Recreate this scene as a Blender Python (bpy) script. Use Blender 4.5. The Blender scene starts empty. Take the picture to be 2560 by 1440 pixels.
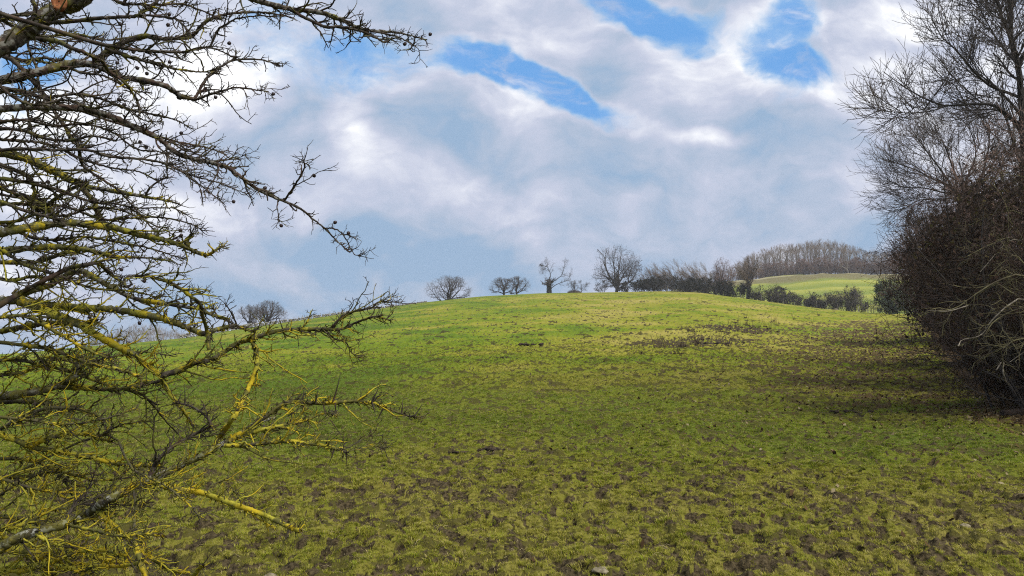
import bpy, math, random
import numpy as np
from mathutils import Vector

random.seed(3)
RS = np.random.RandomState
sc = bpy.context.scene
COL = sc.collection
R = math.radians
CZ = 1.6
F = 1849.0                       # focal length in photo pixels (2560 wide)
PITCH = math.atan(180 / F)
CP, SP = math.cos(PITCH), math.sin(PITCH)

# ---------------------------------------------------------------- directions
def ray(px, py):
    px = np.asarray(px, float); py = np.asarray(py, float)
    u = (px - 1280) / F; v = (720 - py) / F
    return np.stack([u, CP - SP * v, SP + CP * v], -1)

def azel(px, py):
    d = ray(px, py)
    h = np.hypot(d[..., 0], d[..., 1])
    return np.arctan2(d[..., 0], d[..., 1]), d[..., 2] / h

def pt(px, py, depth):
    """point seen at that photo position, depth metres ahead of the viewpoint"""
    d = ray(px, py)
    return d * np.asarray(depth)[..., None] + np.array([0, 0, CZ])

# ---------------------------------------------------------------- noise
def _hash(ix, iy, seed):
    h = (ix.astype(np.int64) * 374761393 + iy.astype(np.int64) * 668265263 + seed * 1274126177) & 0xFFFFFFFF
    h = ((h ^ (h >> 13)) * 1103515245) & 0xFFFFFFFF
    h = ((h ^ (h >> 16)) * 2246822519) & 0xFFFFFFFF
    return ((h ^ (h >> 15)) & 0xFFFF) / 65535.0

def vn(x, y, seed=0):
    ix = np.floor(x); iy = np.floor(y); fx = x - ix; fy = y - iy
    fx = fx * fx * (3 - 2 * fx); fy = fy * fy * (3 - 2 * fy)
    a = _hash(ix, iy, seed); b = _hash(ix + 1, iy, seed); c = _hash(ix, iy + 1, seed); d = _hash(ix + 1, iy + 1, seed)
    return (a * (1 - fx) + b * fx) * (1 - fy) + (c * (1 - fx) + d * fx) * fy

def fbm(x, y, seed=0, oct=4):
    s = 0; a = .5; n = 0
    c, q = math.cos(.6), math.sin(.6)
    for k in range(oct):
        s = s + a * vn(x, y, seed + k); n += a
        x, y = (x * c - y * q) * 2.03 + 11.3, (x * q + y * c) * 2.03 + 5.1; a *= .5
    return s / n

def sstep(a, b, x):
    t = np.clip((x - a) / (b - a), 0, 1); return t * t * (3 - 2 * t)

# ---------------------------------------------------------------- terrain height
_px = [-900, -400, 0, 200, 330, 460, 600, 750, 900, 1060, 1200, 1350, 1500, 1650, 1750, 1850, 1950, 2050, 2150, 2300, 2450, 2700, 3200]
_py = [905, 897, 893, 868, 858, 846, 823, 801, 778, 756, 741, 733, 731, 728, 731, 745, 758, 771, 781, 787, 790, 795, 800]
_rc = [110, 115, 122, 135, 142, 152, 162, 175, 185, 192, 197, 200, 200, 197, 190, 181, 173, 165, 155, 138, 125, 110, 95]
_az, _el = azel(_px, _py)
AZT = np.linspace(-math.pi, math.pi, 4001)
_k = np.exp(-np.linspace(-2.5, 2.5, 41) ** 2); _k /= _k.sum()
def _table(az, val, far):
    az = np.concatenate([[-math.pi, -1.4], az, [1.5, math.pi]]); val = np.concatenate([[far, far], val, [far, far]])
    t = np.interp(AZT, az, val); t2 = np.convolve(np.pad(t, 20, mode='edge'), _k, mode='valid')
    return t2
EC = _table(_az, _el, .012)
RC = _table(_az, np.array(_rc, float), 105.)
_faz, _fel = azel([900, 1350, 1600, 1750, 1850, 1950, 2060, 2200, 2300, 2560, 2900, 3400],
                  [905, 830, 745, 715, 703, 693, 684, 686, 690, 697, 730, 800])
EF = _table(_faz, _fel, -.005)

def smax(a, b, k):
    h = np.clip(.5 + .5 * (a - b) / k, 0, 1)
    return b * (1 - h) + a * h + k * h * (1 - h)

def polar(x, y):
    return np.hypot(x, y), np.arctan2(x, y)

def T(x, y):
    x = np.asarray(x, float); y = np.asarray(y, float)
    r, az = polar(x, y)
    rc = np.interp(az, AZT, RC); e = np.interp(az, AZT, EC) + CZ / rc
    t = np.clip(r / rc, 0, 1)
    g = .1 + .9 * (1 - (1 - t) ** 2.2)
    z = np.minimum(r, rc) * e * g
    d = np.clip(r - rc, 0, None)
    zc = rc * e
    fl = np.maximum(zc - 9, np.minimum(zc, 1.0))
    drop = e * d - .0024 * d * d
    back = zc + drop
    back = smax(back, fl + 0 * back, 3.0)
    z = np.where(r > rc, np.minimum(back, zc + 2.2), z)
    ef = np.interp(az, AZT, EF)
    s = sstep(225, 422, r)
    efr = .02 + (ef - .02) * s
    rr = np.minimum(r, 430)
    zf = np.where(ef > .03, CZ + rr * efr, -30)
    zf = np.where(r < 215, -30, zf)
    return np.where(r > 205, smax(z, zf, 1.2), z)

def ground_hit(px, py):
    d = ray(px, py); h = math.hypot(d[0], d[1])
    rs = np.concatenate([np.arange(3, 60, .05), np.arange(60, 320, .5)])
    X = d[0] / h * rs; Y = d[1] / h * rs; Z = CZ + d[2] / h * rs
    b = np.nonzero(Z <= T(X, Y))[0]
    i = b[0] if len(b) else len(rs) - 1
    return float(X[i]), float(Y[i]), float(T(X[i], Y[i]))

def on_ground(px, r):
    """ground point in the photo column px (taken at mid height), r metres away"""
    a = float(azel(px, 780)[0])
    x, y = math.sin(a) * r, math.cos(a) * r
    return x, y, float(T(x, y))

# ---------------------------------------------------------------- mesh building
class MB:
    def __init__(s):
        s.v = []; s.f4 = []; s.f3 = []; s.n = 0; s.at = {}
    def _attr(s, n, **kw):
        for k in set(list(s.at) + list(kw)):
            if k not in s.at: s.at[k] = [np.zeros(s.n)]
            val = kw.get(k, 0.)
            s.at[k].append(np.broadcast_to(np.asarray(val, float), (n,)).copy() if np.ndim(val) == 0 else np.asarray(val, float).ravel())
    def add(s, V, f4=None, f3=None, **kw):
        V = np.asarray(V, float).reshape(-1, 3)
        s._attr(len(V), **kw)
        if f4 is not None and len(f4): s.f4.append(np.asarray(f4, np.int64).reshape(-1, 4) + s.n)
        if f3 is not None and len(f3): s.f3.append(np.asarray(f3, np.int64).reshape(-1, 3) + s.n)
        s.v.append(V); s.n += len(V); return s
    def tubes(s, P, Rr, S=4, **kw):
        """P (B,N,3), Rr (B,N): swept tubes"""
        P = np.asarray(P, float); Rr = np.asarray(Rr, float)
        B, N, _ = P.shape
        if B == 0: return s
        Tn = np.gradient(P, axis=1)
        Tn /= np.linalg.norm(Tn, axis=2, keepdims=True) + 1e-9
        ov = P[:, -1] - P[:, 0]
        ax = np.argmin(np.abs(ov), axis=1)
        ref = np.eye(3)[ax][:, None, :]
        U = np.cross(Tn, ref); U /= np.linalg.norm(U, axis=2, keepdims=True) + 1e-9
        W = np.cross(Tn, U)
        a = np.arange(S) * 2 * math.pi / S
        ring = U[:, :, None, :] * np.cos(a)[None, None, :, None] + W[:, :, None, :] * np.sin(a)[None, None, :, None]
        V = P[:, :, None, :] + ring * Rr[:, :, None, None]
        idx = np.arange(B * N * S).reshape(B, N, S)
        q = np.stack([idx[:, :-1], np.roll(idx, -1, 2)[:, :-1], np.roll(idx, -1, 2)[:, 1:], idx[:, 1:]], -1)
        kk = {}
        for k, val in kw.items():
            val = np.asarray(val, float)
            if val.ndim == 1: val = np.repeat(val, N * S)
            elif val.ndim == 2: val = np.repeat(val.ravel(), S)
            kk[k] = val
        return s.add(V.reshape(-1, 3), q.reshape(-1, 4), **kk)
    def box(s, c, d, rz=0., **kw):
        x, y, z = d[0] / 2, d[1] / 2, d[2] / 2
        V = np.array([[-x, -y, -z], [x, -y, -z], [x, y, -z], [-x, y, -z], [-x, -y, z], [x, -y, z], [x, y, z], [-x, y, z]])
        cs, sn = math.cos(rz), math.sin(rz)
        V = V @ np.array([[cs, sn, 0], [-sn, cs, 0], [0, 0, 1]]) + np.asarray(c, float)
        return s.add(V, [[0, 3, 2, 1], [4, 5, 6, 7], [0, 1, 5, 4], [1, 2, 6, 5], [2, 3, 7, 6], [3, 0, 4, 7]], **kw)
    def quads(s, C, A, Bv, **kw):
        """flat quads with centre C and half axes A,Bv (n,3)"""
        V = np.stack([C - A * .9, C - Bv, C + A, C + Bv], 1)
        n = len(C)
        return s.add(V.reshape(-1, 3), np.arange(n * 4).reshape(n, 4), **{k: np.repeat(np.asarray(v, float), 4) if np.ndim(v) else v for k, v in kw.items()})
    def mesh(s, name, smooth=True):
        me = bpy.data.meshes.new(name)
        V = np.concatenate(s.v) if s.v else np.zeros((0, 3))
        f4 = np.concatenate(s.f4) if s.f4 else np.zeros((0, 4), np.int64)
        f3 = np.concatenate(s.f3) if s.f3 else np.zeros((0, 3), np.int64)
        me.vertices.add(len(V)); me.vertices.foreach_set('co', V.astype(np.float32).ravel())
        nl = f4.size + f3.size
        me.loops.add(nl); me.loops.foreach_set('vertex_index', np.concatenate([f4.ravel(), f3.ravel()]).astype(np.int32))
        npz = len(f4) + len(f3)
        me.polygons.add(npz)
        st = np.concatenate([np.arange(len(f4)) * 4, f4.size + np.arange(len(f3)) * 3]).astype(np.int32)
        me.polygons.foreach_set('loop_start', st)
        try: me.polygons.foreach_set('loop_total', np.concatenate([np.full(len(f4), 4), np.full(len(f3), 3)]).astype(np.int32))
        except Exception: pass
        me.polygons.foreach_set('use_smooth', np.full(npz, smooth))
        me.update(calc_edges=True)
        for k, L in s.at.items():
            a = me.attributes.new(k, 'FLOAT', 'POINT'); a.data.foreach_set('value', np.concatenate(L).astype(np.float32))
        return me
    def obj(s, name, mat, parent=None, smooth=True):
        o = bpy.data.objects.new(name, s.mesh(name, smooth)); COL.objects.link(o)
        if mat: o.data.materials.append(mat)
        if parent: o.parent = parent
        return o

def tag(o, label, cat, group=None):
    o['label'] = label; o['category'] = cat
    if group: o['group'] = group
    return o
def thing(name, loc, label, cat, group=None, rz=0.):
    o = bpy.data.objects.new(name, None); COL.objects.link(o); o.empty_display_size = .2
    o.location = loc; o.rotation_euler[2] = rz
    return tag(o, label, cat, group)
def copy_thing(src, loc, rz, scale, label=None, group=None):
    c = src.copy(); COL.objects.link(c); c.location = loc; c.rotation_euler = (0, 0, rz)
    c.scale = scale if hasattr(scale, '__len__') else (scale,) * 3
    if label: c['label'] = label
    if group: c['group'] = group
    for ch in src.children:
        k = ch.copy(); COL.objects.link(k); k.parent = c
    return c

# ---------------------------------------------------------------- branching growth
def along(P, Rr, t):
    """P (B,N,3), t (B,K) -> point, tangent, radius (B,K,..)"""
    B, N, _ = P.shape
    f = t * (N - 1); i = np.clip(np.floor(f).astype(int), 0, N - 2); w = (f - i)[..., None]
    b = np.arange(B)[:, None]
    p = P[b, i] * (1 - w) + P[b, i + 1] * w
    tn = P[b, i + 1] - P[b, i]; tn /= np.linalg.norm(tn, axis=-1, keepdims=True) + 1e-9
    r = Rr[b, i] * (1 - w[..., 0]) + Rr[b, i + 1] * w[..., 0]
    return p, tn, r

def grow(P, Rr, K, rng, t0=.15, t1=1., ln=.5, lvar=.35, ang=45, avar=12, n=5, up=0., wig=.15, rr=.6, tip=.35,
         prof=.6, absln=None, env=None, rmin=0., flat=None, rmax=1e9, bias=None):
    B, N, _ = P.shape
    if B == 0: return np.zeros((0, n, 3)), np.zeros((0, n))
    L = np.linalg.norm(np.diff(P, axis=1), axis=2).sum(1)
    t = t0 + (t1 - t0) * (np.arange(K)[None, :] + rng.rand(B, K)) / K
    p, tn, r = along(P, Rr, np.clip(t, 0, .999))
    ref = np.where(np.abs(tn[..., 2:3]) > .85, np.array([1., 0, 0]), np.array([0, 0, 1.]))
    U = np.cross(tn, ref); U /= np.linalg.norm(U, axis=-1, keepdims=True) + 1e-9
    W = np.cross(tn, U)
    ph = np.arange(K)[None, :] * 2.39996 + rng.rand(B, 1) * 6.283 + rng.randn(B, K) * .5
    a = np.radians(ang + avar * rng.randn(B, K))[..., None]
    d = tn * np.cos(a) + np.sin(a) * (U * np.cos(ph)[..., None] + W * np.sin(ph)[..., None])
    if bias is not None: d = d + bias
    base = L[:, None] * ln if absln is None else np.full((B, K), absln)
    ll = base * (1 - prof * t) * np.clip(1 + lvar * rng.randn(B, K), .25, 2.)
    d = d.reshape(-1, 3); p = p.reshape(-1, 3); ll = ll.ravel()
    d /= np.linalg.norm(d, axis=1, keepdims=True) + 1e-9
    M = len(p); out = np.zeros((M, n, 3)); out[:, 0] = p
    cur = p.copy(); st = (ll / (n - 1))[:, None]
    for k in range(1, n):
        d = d + wig * rng.randn(M, 3) + np.array([0, 0, up])
        d /= np.linalg.norm(d, axis=1, keepdims=True) + 1e-9
        cur = cur + d * st; out[:, k] = cur
    if env is not None:
        c, rad = env
        q1 = np.linalg.norm((out[:, -1] - c) / rad, axis=1); q0 = np.linalg.norm((out[:, 0] - c) / rad, axis=1)
        lim = 1 + .07 * rng.randn(M)
        s_ = np.where(q1 > lim, np.clip((lim - q0) / (q1 - q0 + 1e-6), .12, 1), 1)
        out = out[:, :1] + (out - out[:, :1]) * s_[:, None, None]
    r0 = np.minimum(np.maximum(r.ravel() * rr, rmin), rmax)
    RR = r0[:, None] * np.linspace(1, tip, n)[None, :]
    return out, np.maximum(RR, rmin * .6)

def poly(points, radii, n):
    """smooth resample (Catmull-Rom) of a polyline: (1,n,3),(1,n)"""
    p = np.asarray(points, float)
    m = len(p)
    if m == 2:
        t = np.linspace(0, 1, n)[:, None]; q = p[0] * (1 - t) + p[1] * t
    else:
        pe = np.vstack([2 * p[0] - p[1], p, 2 * p[-1] - p[-2]])
        f = np.linspace(0, m - 1 - 1e-6, n); i = f.astype(int); w = (f - i)[:, None]
        a, b, c, d = pe[i], pe[i + 1], pe[i + 2], pe[i + 3]
        q = .5 * (2 * b + (c - a) * w + (2 * a - 5 * b + 4 * c - d) * w ** 2 + (3 * b - a - 3 * c + d) * w ** 3)
    ra = np.interp(np.linspace(0, 1, n), np.linspace(0, 1, len(radii)), radii)
    return q[None], ra[None]

# ---------------------------------------------------------------- materials
def mat(name):
    m = bpy.data.materials.new(name); m.use_nodes = True
    nt = m.node_tree; nt.nodes.clear()
    out = nt.nodes.new('ShaderNodeOutputMaterial')
    return m, nt, out
class NT:
    def __init__(s, nt): s.nt = nt
    def n(s, t, ins=None, **kw):
        x = s.nt.nodes.new(t)
        for k, v in kw.items(): setattr(x, k, v)
        for k, v in (ins or {}).items():
            sock = x.inputs[k]
            if isinstance(v, bpy.types.NodeSocket): s.nt.links.new(v, sock)
            else:
                if sock.type == 'RGBA' and len(v) == 3: v = (*v, 1)
                sock.default_value = v
        return x
    def math(s, op, a, b=0., c=0., clamp=False):
        return s.n('ShaderNodeMath', {0: a, 1: b, 2: c}, operation=op, use_clamp=clamp).outputs[0]
    def mix(s, f, a, b, mode='MIX'):
        x = s.n('ShaderNodeMix', data_type='RGBA', blend_type=mode)
        for i, v in ((0, f), (6, a), (7, b)):
            if isinstance(v, bpy.types.NodeSocket): s.nt.links.new(v, x.inputs[i])
            else: x.inputs[i].default_value = v if i == 0 else (*v, 1)
        return x.outputs[2]
    def noise(s, scale, detail=3, vec=None, rough=.5, col=False, dist=0.):
        x = s.n('ShaderNodeTexNoise', {'Scale': scale, 'Detail': detail, 'Roughness': rough, 'Distortion': dist})
        if vec is not None: s.nt.links.new(vec, x.inputs['Vector'])
        return x.outputs['Color' if col else 'Fac']
    def ramp(s, f, a, b):
        x = s.n('ShaderNodeMapRange', {'Value': f, 'From Min': a, 'From Max': b}, interpolation_type='SMOOTHSTEP')
        return x.outputs[0]
    def attr(s, name, typ='GEOMETRY'):
        return s.n('ShaderNodeAttribute', attribute_name=name, attribute_type=typ).outputs['Fac']
    def pos(s): return s.n('ShaderNodeNewGeometry').outputs['Position']

def principled(h, out, col, rough=.9, spec=.15, bump=None, bdist=.01, bstr=.5):
    b = h.n('ShaderNodeBsdfPrincipled', {'Base Color': col, 'Roughness': rough, 'Specular IOR Level': spec})
    if bump is not None:
        bm = h.n('ShaderNodeBump', {'Height': bump, 'Distance': bdist, 'Strength': bstr})
        h.nt.links.new(bm.outputs[0], b.inputs['Normal'])
    h.nt.links.new(b.outputs[0], out.inputs[0])
    return b

def bark(name, c1, c2, scale=8., bumpd=.01):
    m, nt, out = mat(name); h = NT(nt)
    obj = h.n('ShaderNodeTexCoord').outputs['Object']
    f = h.noise(scale, 4, obj)
    col = h.mix(h.ramp(f, .35, .68), c1, c2)
    principled(h, out, col, bump=f, bdist=bumpd)
    return m

def lichen_bark(name):
    m, nt, out = mat(name); h = NT(nt)
    p = h.pos()
    n1 = h.noise(26, 4, p); n2 = h.noise(9, 3, p); n3 = h.noise(60, 4, p); n4 = h.noise(38, 3, p)
    base = h.mix(h.ramp(n1, .35, .65), (.022, .017, .014), (.072, .060, .046))
    base = h.mix(h.math('MULTIPLY', h.ramp(n2, .5, .62), .5), base, (.075, .040, .030))
    li = h.attr('lich')
    # pale grey crust
    pale = h.math('MULTIPLY', h.ramp(n4, .50, .58), h.ramp(h.attr('pale'), 0, 1))
    col = h.mix(pale, base, (.30, .30, .265))
    # olive moss film then yellow lichen
    g = h.math('ADD', h.math('MULTIPLY', li, .95), h.math('SUBTRACT', n2, .62))
    col = h.mix(h.math('MULTIPLY', h.ramp(g, .05, .42), .75), col, h.mix(n3, (.048, .050, .009), (.15, .145, .025)))
    nn = h.math('ADD', h.math('ADD', h.math('MULTIPLY', n1, .4), h.math('MULTIPLY', n2, .4)), h.math('MULTIPLY', n3, .3))
    y = h.math('ADD', h.math('MULTIPLY', li, .62), h.math('MULTIPLY', h.math('SUBTRACT', nn, .55), 1.8))
    y = h.math('ADD', y, h.math('MULTIPLY', h.ramp(li, .72, .98), .20))
    ym = h.ramp(y, .40, .62)
    yc = h.mix(h.ramp(n2, .4, .62), h.mix(n3, (.17, .16, .013), (.37, .345, .045)), h.mix(n3, (.26, .185, .006), (.45, .35, .020)))
    col = h.mix(ym, col, yc)
    principled(h, out, col, bump=n3, bdist=.004, bstr=.7)
    return m

def leafy(name, c1, c2, c3=None, trans=.25):
    m, nt, out = mat(name); h = NT(nt)
    rnd = h.attr('rnd')
    col = h.mix(rnd, c1, c2)
    if c3: col = h.mix(h.ramp(rnd, .75, 1.), col, c3)
    d = h.n('ShaderNodeBsdfDiffuse', {'Color': col}); t = h.n('ShaderNodeBsdfTranslucent', {'Color': col})
    x = h.n('ShaderNodeMixShader', {0: trans, 1: d.outputs[0], 2: t.outputs[0]})
    nt.links.new(x.outputs[0], out.inputs[0])
    return m

M_HAW = lichen_bark('hawthorn_bark')
M_BARK = bark('grey_bark', (.028, .025, .024), (.070, .062, .055), 3)
M_TWIG = bark('brown_twig', (.065, .055, .052), (.135, .112, .100), 1.2)
M_RUST = bark('rusty_twig', (.115, .070, .055), (.22, .140, .110), .8)
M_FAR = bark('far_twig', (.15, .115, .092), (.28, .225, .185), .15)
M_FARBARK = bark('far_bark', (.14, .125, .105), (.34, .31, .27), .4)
M_PALE = bark('pale_dead_wood', (.10, .085, .065), (.24, .21, .165), 9)
M_MOSSY = bark('mossy_stem', (.070, .058, .036), (.18, .165, .08), 5)
M_SHADE = bark('shaded_twig', (.020, .015, .012), (.060, .044, .034), 1.6)  # darker thicket twig, deep shade low in the thicket put into the colour
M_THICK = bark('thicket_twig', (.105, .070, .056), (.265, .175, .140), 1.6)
M_DARKLEAF = leafy('dark_hedge_leaf', (.010, .014, .010), (.030, .036, .022))
M_HOLLY = leafy('dark_green_leaf', (.075, .105, .070), (.15, .185, .12))
M_BROWNLEAF = leafy('brown_thicket_leaf', (.024, .017, .013), (.080, .052, .038), (.085, .075, .030))
M_IVY = leafy('ivy_leaf', (.010, .016, .008), (.030, .040, .014))
M_BUD = leafy('bud_tuft', (.045, .035, .033), (.085, .062, .055))

# ================================================================ SKY AND LIGHT
SUN_AZ, SUN_EL = R(130), R(50)        # azimuth from +Y towards +X
w = bpy.data.worlds.new('World'); sc.world = w; w.use_nodes = True
nt = w.node_tree; nt.nodes.clear(); h = NT(nt)
wout = nt.nodes.new('ShaderNodeOutputWorld')
D = h.n('ShaderNodeTexCoord').outputs['Generated']
sx = h.n('ShaderNodeSeparateXYZ', {0: D})
ay = h.math('ADD', h.math('ABSOLUTE', sx.outputs[1]), .03)
uu = h.math('DIVIDE', sx.outputs[0], ay); vv = h.math('DIVIDE', sx.outputs[2], ay)
q = h.n('ShaderNodeCombineXYZ', {0: uu, 1: vv, 2: 0.}).outputs[0]
def vmath(op, a, b):
    return h.n('ShaderNodeVectorMath', {0: a, 1: b}, operation=op).outputs[0]
def warp(vec, scale, amt, det):
    nz = h.noise(scale, det, vec, .55, col=True)
    o = vmath('SUBTRACT', nz, (.5, .5, .5))
    return vmath('ADD', vec, vmath('MULTIPLY', o, (amt, amt, 0)))
q1 = warp(q, 3.2, .16, 5); q2 = warp(q1, 11., .055, 6)
def blob(px, py, a, b, rot, wt, vec, sc_=2.0):
    d = ray(px, py)
    m = h.n('ShaderNodeMapping', {'Vector': vec, 'Location': (d[0] / d[1], d[2] / d[1], 0), 'Rotation': (0, 0, R(rot)),
                                  'Scale': (a * sc_ / F, b * sc_ / F, 1)}, vector_type='TEXTURE')
    g = h.n('ShaderNodeTexGradient', {'Vector': m.outputs[0]}, gradient_type='SPHERICAL')
    return h.math('MULTIPLY', h.ramp(g.outputs['Fac'], 0, .9), wt)
def total(lst, vec, sc_=2.0):
    s = None
    for b in lst:
        x = blob(*b, vec, sc_); s = x if s is None else h.math('ADD', s, x)
    return s
blue = total([(1195, 190, 95, 36, -12, 1.), (1300, 210, 115, 44, -22, 1.2), (1405, 262, 85, 34, -32, 1.1), (1515, 308, 66, 24, -22, .8),
              (1530, 25, 105, 46, -28, 1.), (1640, 72, 100, 44, -22, 1.1),
              (1918, 140, 58, 115, 6, 1.5), (1955, 212, 78, 34, -14, 1.1), (930, 170, 100, 58, -15, .75), (1990, 75, 45, 35, 0, .4),
              (655, 90, 85, 75, 20, .8), (150, 200, 95, 55, 10, .8), (110, 235, 55, 55, 10, .5), (30, 330, 70, 40, 0, .5), (770, 265, 120, 60, -8, .42),
              (3100, 200, 300, 120, 10, .9), (3600, -500, 500, 300, 20, .9), (-900, -300, 400, 260, -20, .9), (1200, -1300, 900, 400, 20, .9)], q2, 2.6)
light = total([(1115, 185, 80, 60, -40, .20), (1820, 150, 120, 85, 30, .32), (1700, 160, 130, 60, 10, .12), (1330, 110, 230, 70, -20, .20),
               (1960, 262, 140, 34, -10, .22), (1610, 352, 60, 26, -20, .30), (1765, 376, 80, 18, 0, .45), (2225, 55, 130, 52, 5, .34),
               (640, 240, 110, 60, 10, .35), (470, 250, 200, 110, 0, .28), (330, 400, 280, 160, 0, .20), (895, 345, 56, 46, -30, .25),
               (920, 410, 90, 50, -50, .14), (2090, 300, 150, 60, 0, .16), (2330, 330, 220, 180, 0, .20), (1190, 480, 140, 60, -20, .10),
               (1260, 240, 120, 30, -35, .14), (1420, 310, 140, 36, -28, .12), (60, 560, 260, 200, 0, .2), (2450, 120, 200, 140, 0, .25)], q1)
dark = total([(1520, 215, 130, 44, -10, .20), (1250, 400, 300, 90, -20, .15), (1520, 410, 200, 60, -15, .12), (780, 700, 330, 90, 0, .24),
              (420, 740, 380, 120, 0, .20), (1040, 640, 260, 70, -5, .18), (1720, 480, 230, 70, -8, .10), (1020, 60, 280, 60, -5, .14),
              (2130, 150, 120, 34, 0, .16), (2010, 345, 160, 40, 0, .12), (760, 290, 260, 110, 0, .18), (1500, 640, 500, 60, 0, .10),
              (1850, 560, 300, 60, 0, .08)], q1)
qs = vmath('MULTIPLY', q1, (1., 1.7, 1.))
f1 = h.noise(3.1, 7, qs, .52); f2 = h.noise(8.5, 9, vmath('ADD', qs, (3.1, 7.7, 0)), .6); f3 = h.noise(6.5, 9, vmath('MULTIPLY', q1, (1., 1.35, 1.)), .62)
f4 = h.noise(3.4, 9, vmath('ADD', vmath('MULTIPLY', q, (1., 1.5, 1.)), (5.2, 1.3, 0)), .58, dist=.5)
M = h.math('ADD', h.math('MULTIPLY', blue, .92), h.math('ADD', h.math('MULTIPLY', h.math('SUBTRACT', f3, .5), 2.5), h.math('MULTIPLY', h.math('SUBTRACT', f4, .5), 1.0)))
wisp = h.noise(13., 8, vmath('ADD', vmath('MULTIPLY', q1, (1., 1.8, 1.)), (2.2, 8.3, 0)), .62, dist=.4)
bm = h.math('MULTIPLY', h.math('MULTIPLY', h.ramp(M, .34, 1.05), h.ramp(blue, .05, .6)), h.math('SUBTRACT', 1., h.math('MULTIPLY', h.ramp(wisp, .48, .72), .6)))
edge = h.math('MULTIPLY', h.ramp(M, .05, .50), h.math('SUBTRACT', 1., bm))
L = h.math('ADD', h.math('MULTIPLY', h.math('SUBTRACT', f1, .5), 1.15), h.math('MULTIPLY', h.math('SUBTRACT', f2, .5), 1.15))
f5 = h.noise(5.0, 7, vmath('ADD', qs, (9.1, 2.7, 0)), .5, dist=.3)
L = h.math('ADD', L, h.math('SUBTRACT', h.math('MULTIPLY', h.math('ABSOLUTE', h.math('SUBTRACT', f5, .5)), 1.7), .14))
L = h.math('ADD', h.math('ADD', L, .43), h.math('SUBTRACT', light, dark))
L = h.math('ADD', L, h.math('MULTIPLY', edge, .13))
L = h.math('SUBTRACT', L, h.math('MULTIPLY', h.ramp(vv, .17, .02), .06))
cr = h.n('ShaderNodeValToRGB', {0: L}); e = cr.color_ramp
stops = [(0., (.225, .325, .46)), (.22, (.305, .370, .480)), (.45, (.395, .430, .535)), (.64, (.505, .528, .610)), (.84, (.66, .675, .715)), (1., (.84, .845, .86))]
e.elements[0].position, e.elements[0].color = 0, (*stops[0][1], 1)
e.elements[1].position, e.elements[1].color = 1, (*stops[-1][1], 1)
for p_, c_ in stops[1:-1]:
    x = e.elements.new(p_); x.color = (*c_, 1)
cloud = vmath('MULTIPLY', cr.outputs[0], (10, 10, 10))
sky = h.n('ShaderNodeTexSky', sky_type='NISHITA'); sky.sun_disc = False
sky.sun_elevation = SUN_EL; sky.sun_rotation = SUN_AZ; sky.altitude = 100; sky.air_density = 1.0; sky.dust_density = .6; sky.ozone_density = 2.0
skyc = h.mix(.9, sky.outputs[0], h.mix(h.ramp(M, .5, 1.3), (2.7, 4.3, 6.2), (.90, 2.75, 5.9)))
allc = h.mix(h.math('MULTIPLY', bm, .93), cloud, skyc)
bg = h.n('ShaderNodeBackground', {'Color': allc, 'Strength': .1})
nt.links.new(bg.outputs[0], wout.inputs[0])

sun = bpy.data.lights.new('sun', 'SUN'); sun.energy = 3.7; sun.angle = R(42); sun.color = (1, .95, .86)
so = bpy.data.objects.new('sun', sun); COL.objects.link(so)
sd = Vector((math.sin(SUN_AZ) * math.cos(SUN_EL), math.cos(SUN_AZ) * math.cos(SUN_EL), math.sin(SUN_EL)))
so.rotation_euler = sd.to_track_quat('Z', 'Y').to_euler()

cam = bpy.data.cameras.new('camera'); cam.sensor_width = 36; cam.lens = 26; cam.clip_end = 6000; cam.clip_start = .05
co = bpy.data.objects.new('camera', cam); COL.objects.link(co); sc.camera = co
co.location = (0, 0, CZ); co.rotation_euler = (R(90) + PITCH, 0, 0)

# ================================================================ GROUND
HEDGE = [on_ground(p, r)[:2] for p, r in ((2760, 13), (2600, 16.5), (2490, 21), (2400, 32), (2350, 60), (2310, 95), (2290, 118))]
HX = np.array([a for a, b in HEDGE]); HY = np.array([b for a, b in HEDGE])
def hedge_x(y): return np.interp(y, HY, HX)
STK = [(ground_hit(px, py), a, b) for px, py, a, b in ((1840, 822, 1., 1.), (1690, 858, 1., .8), (1790, 850, .8, .7))]

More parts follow.
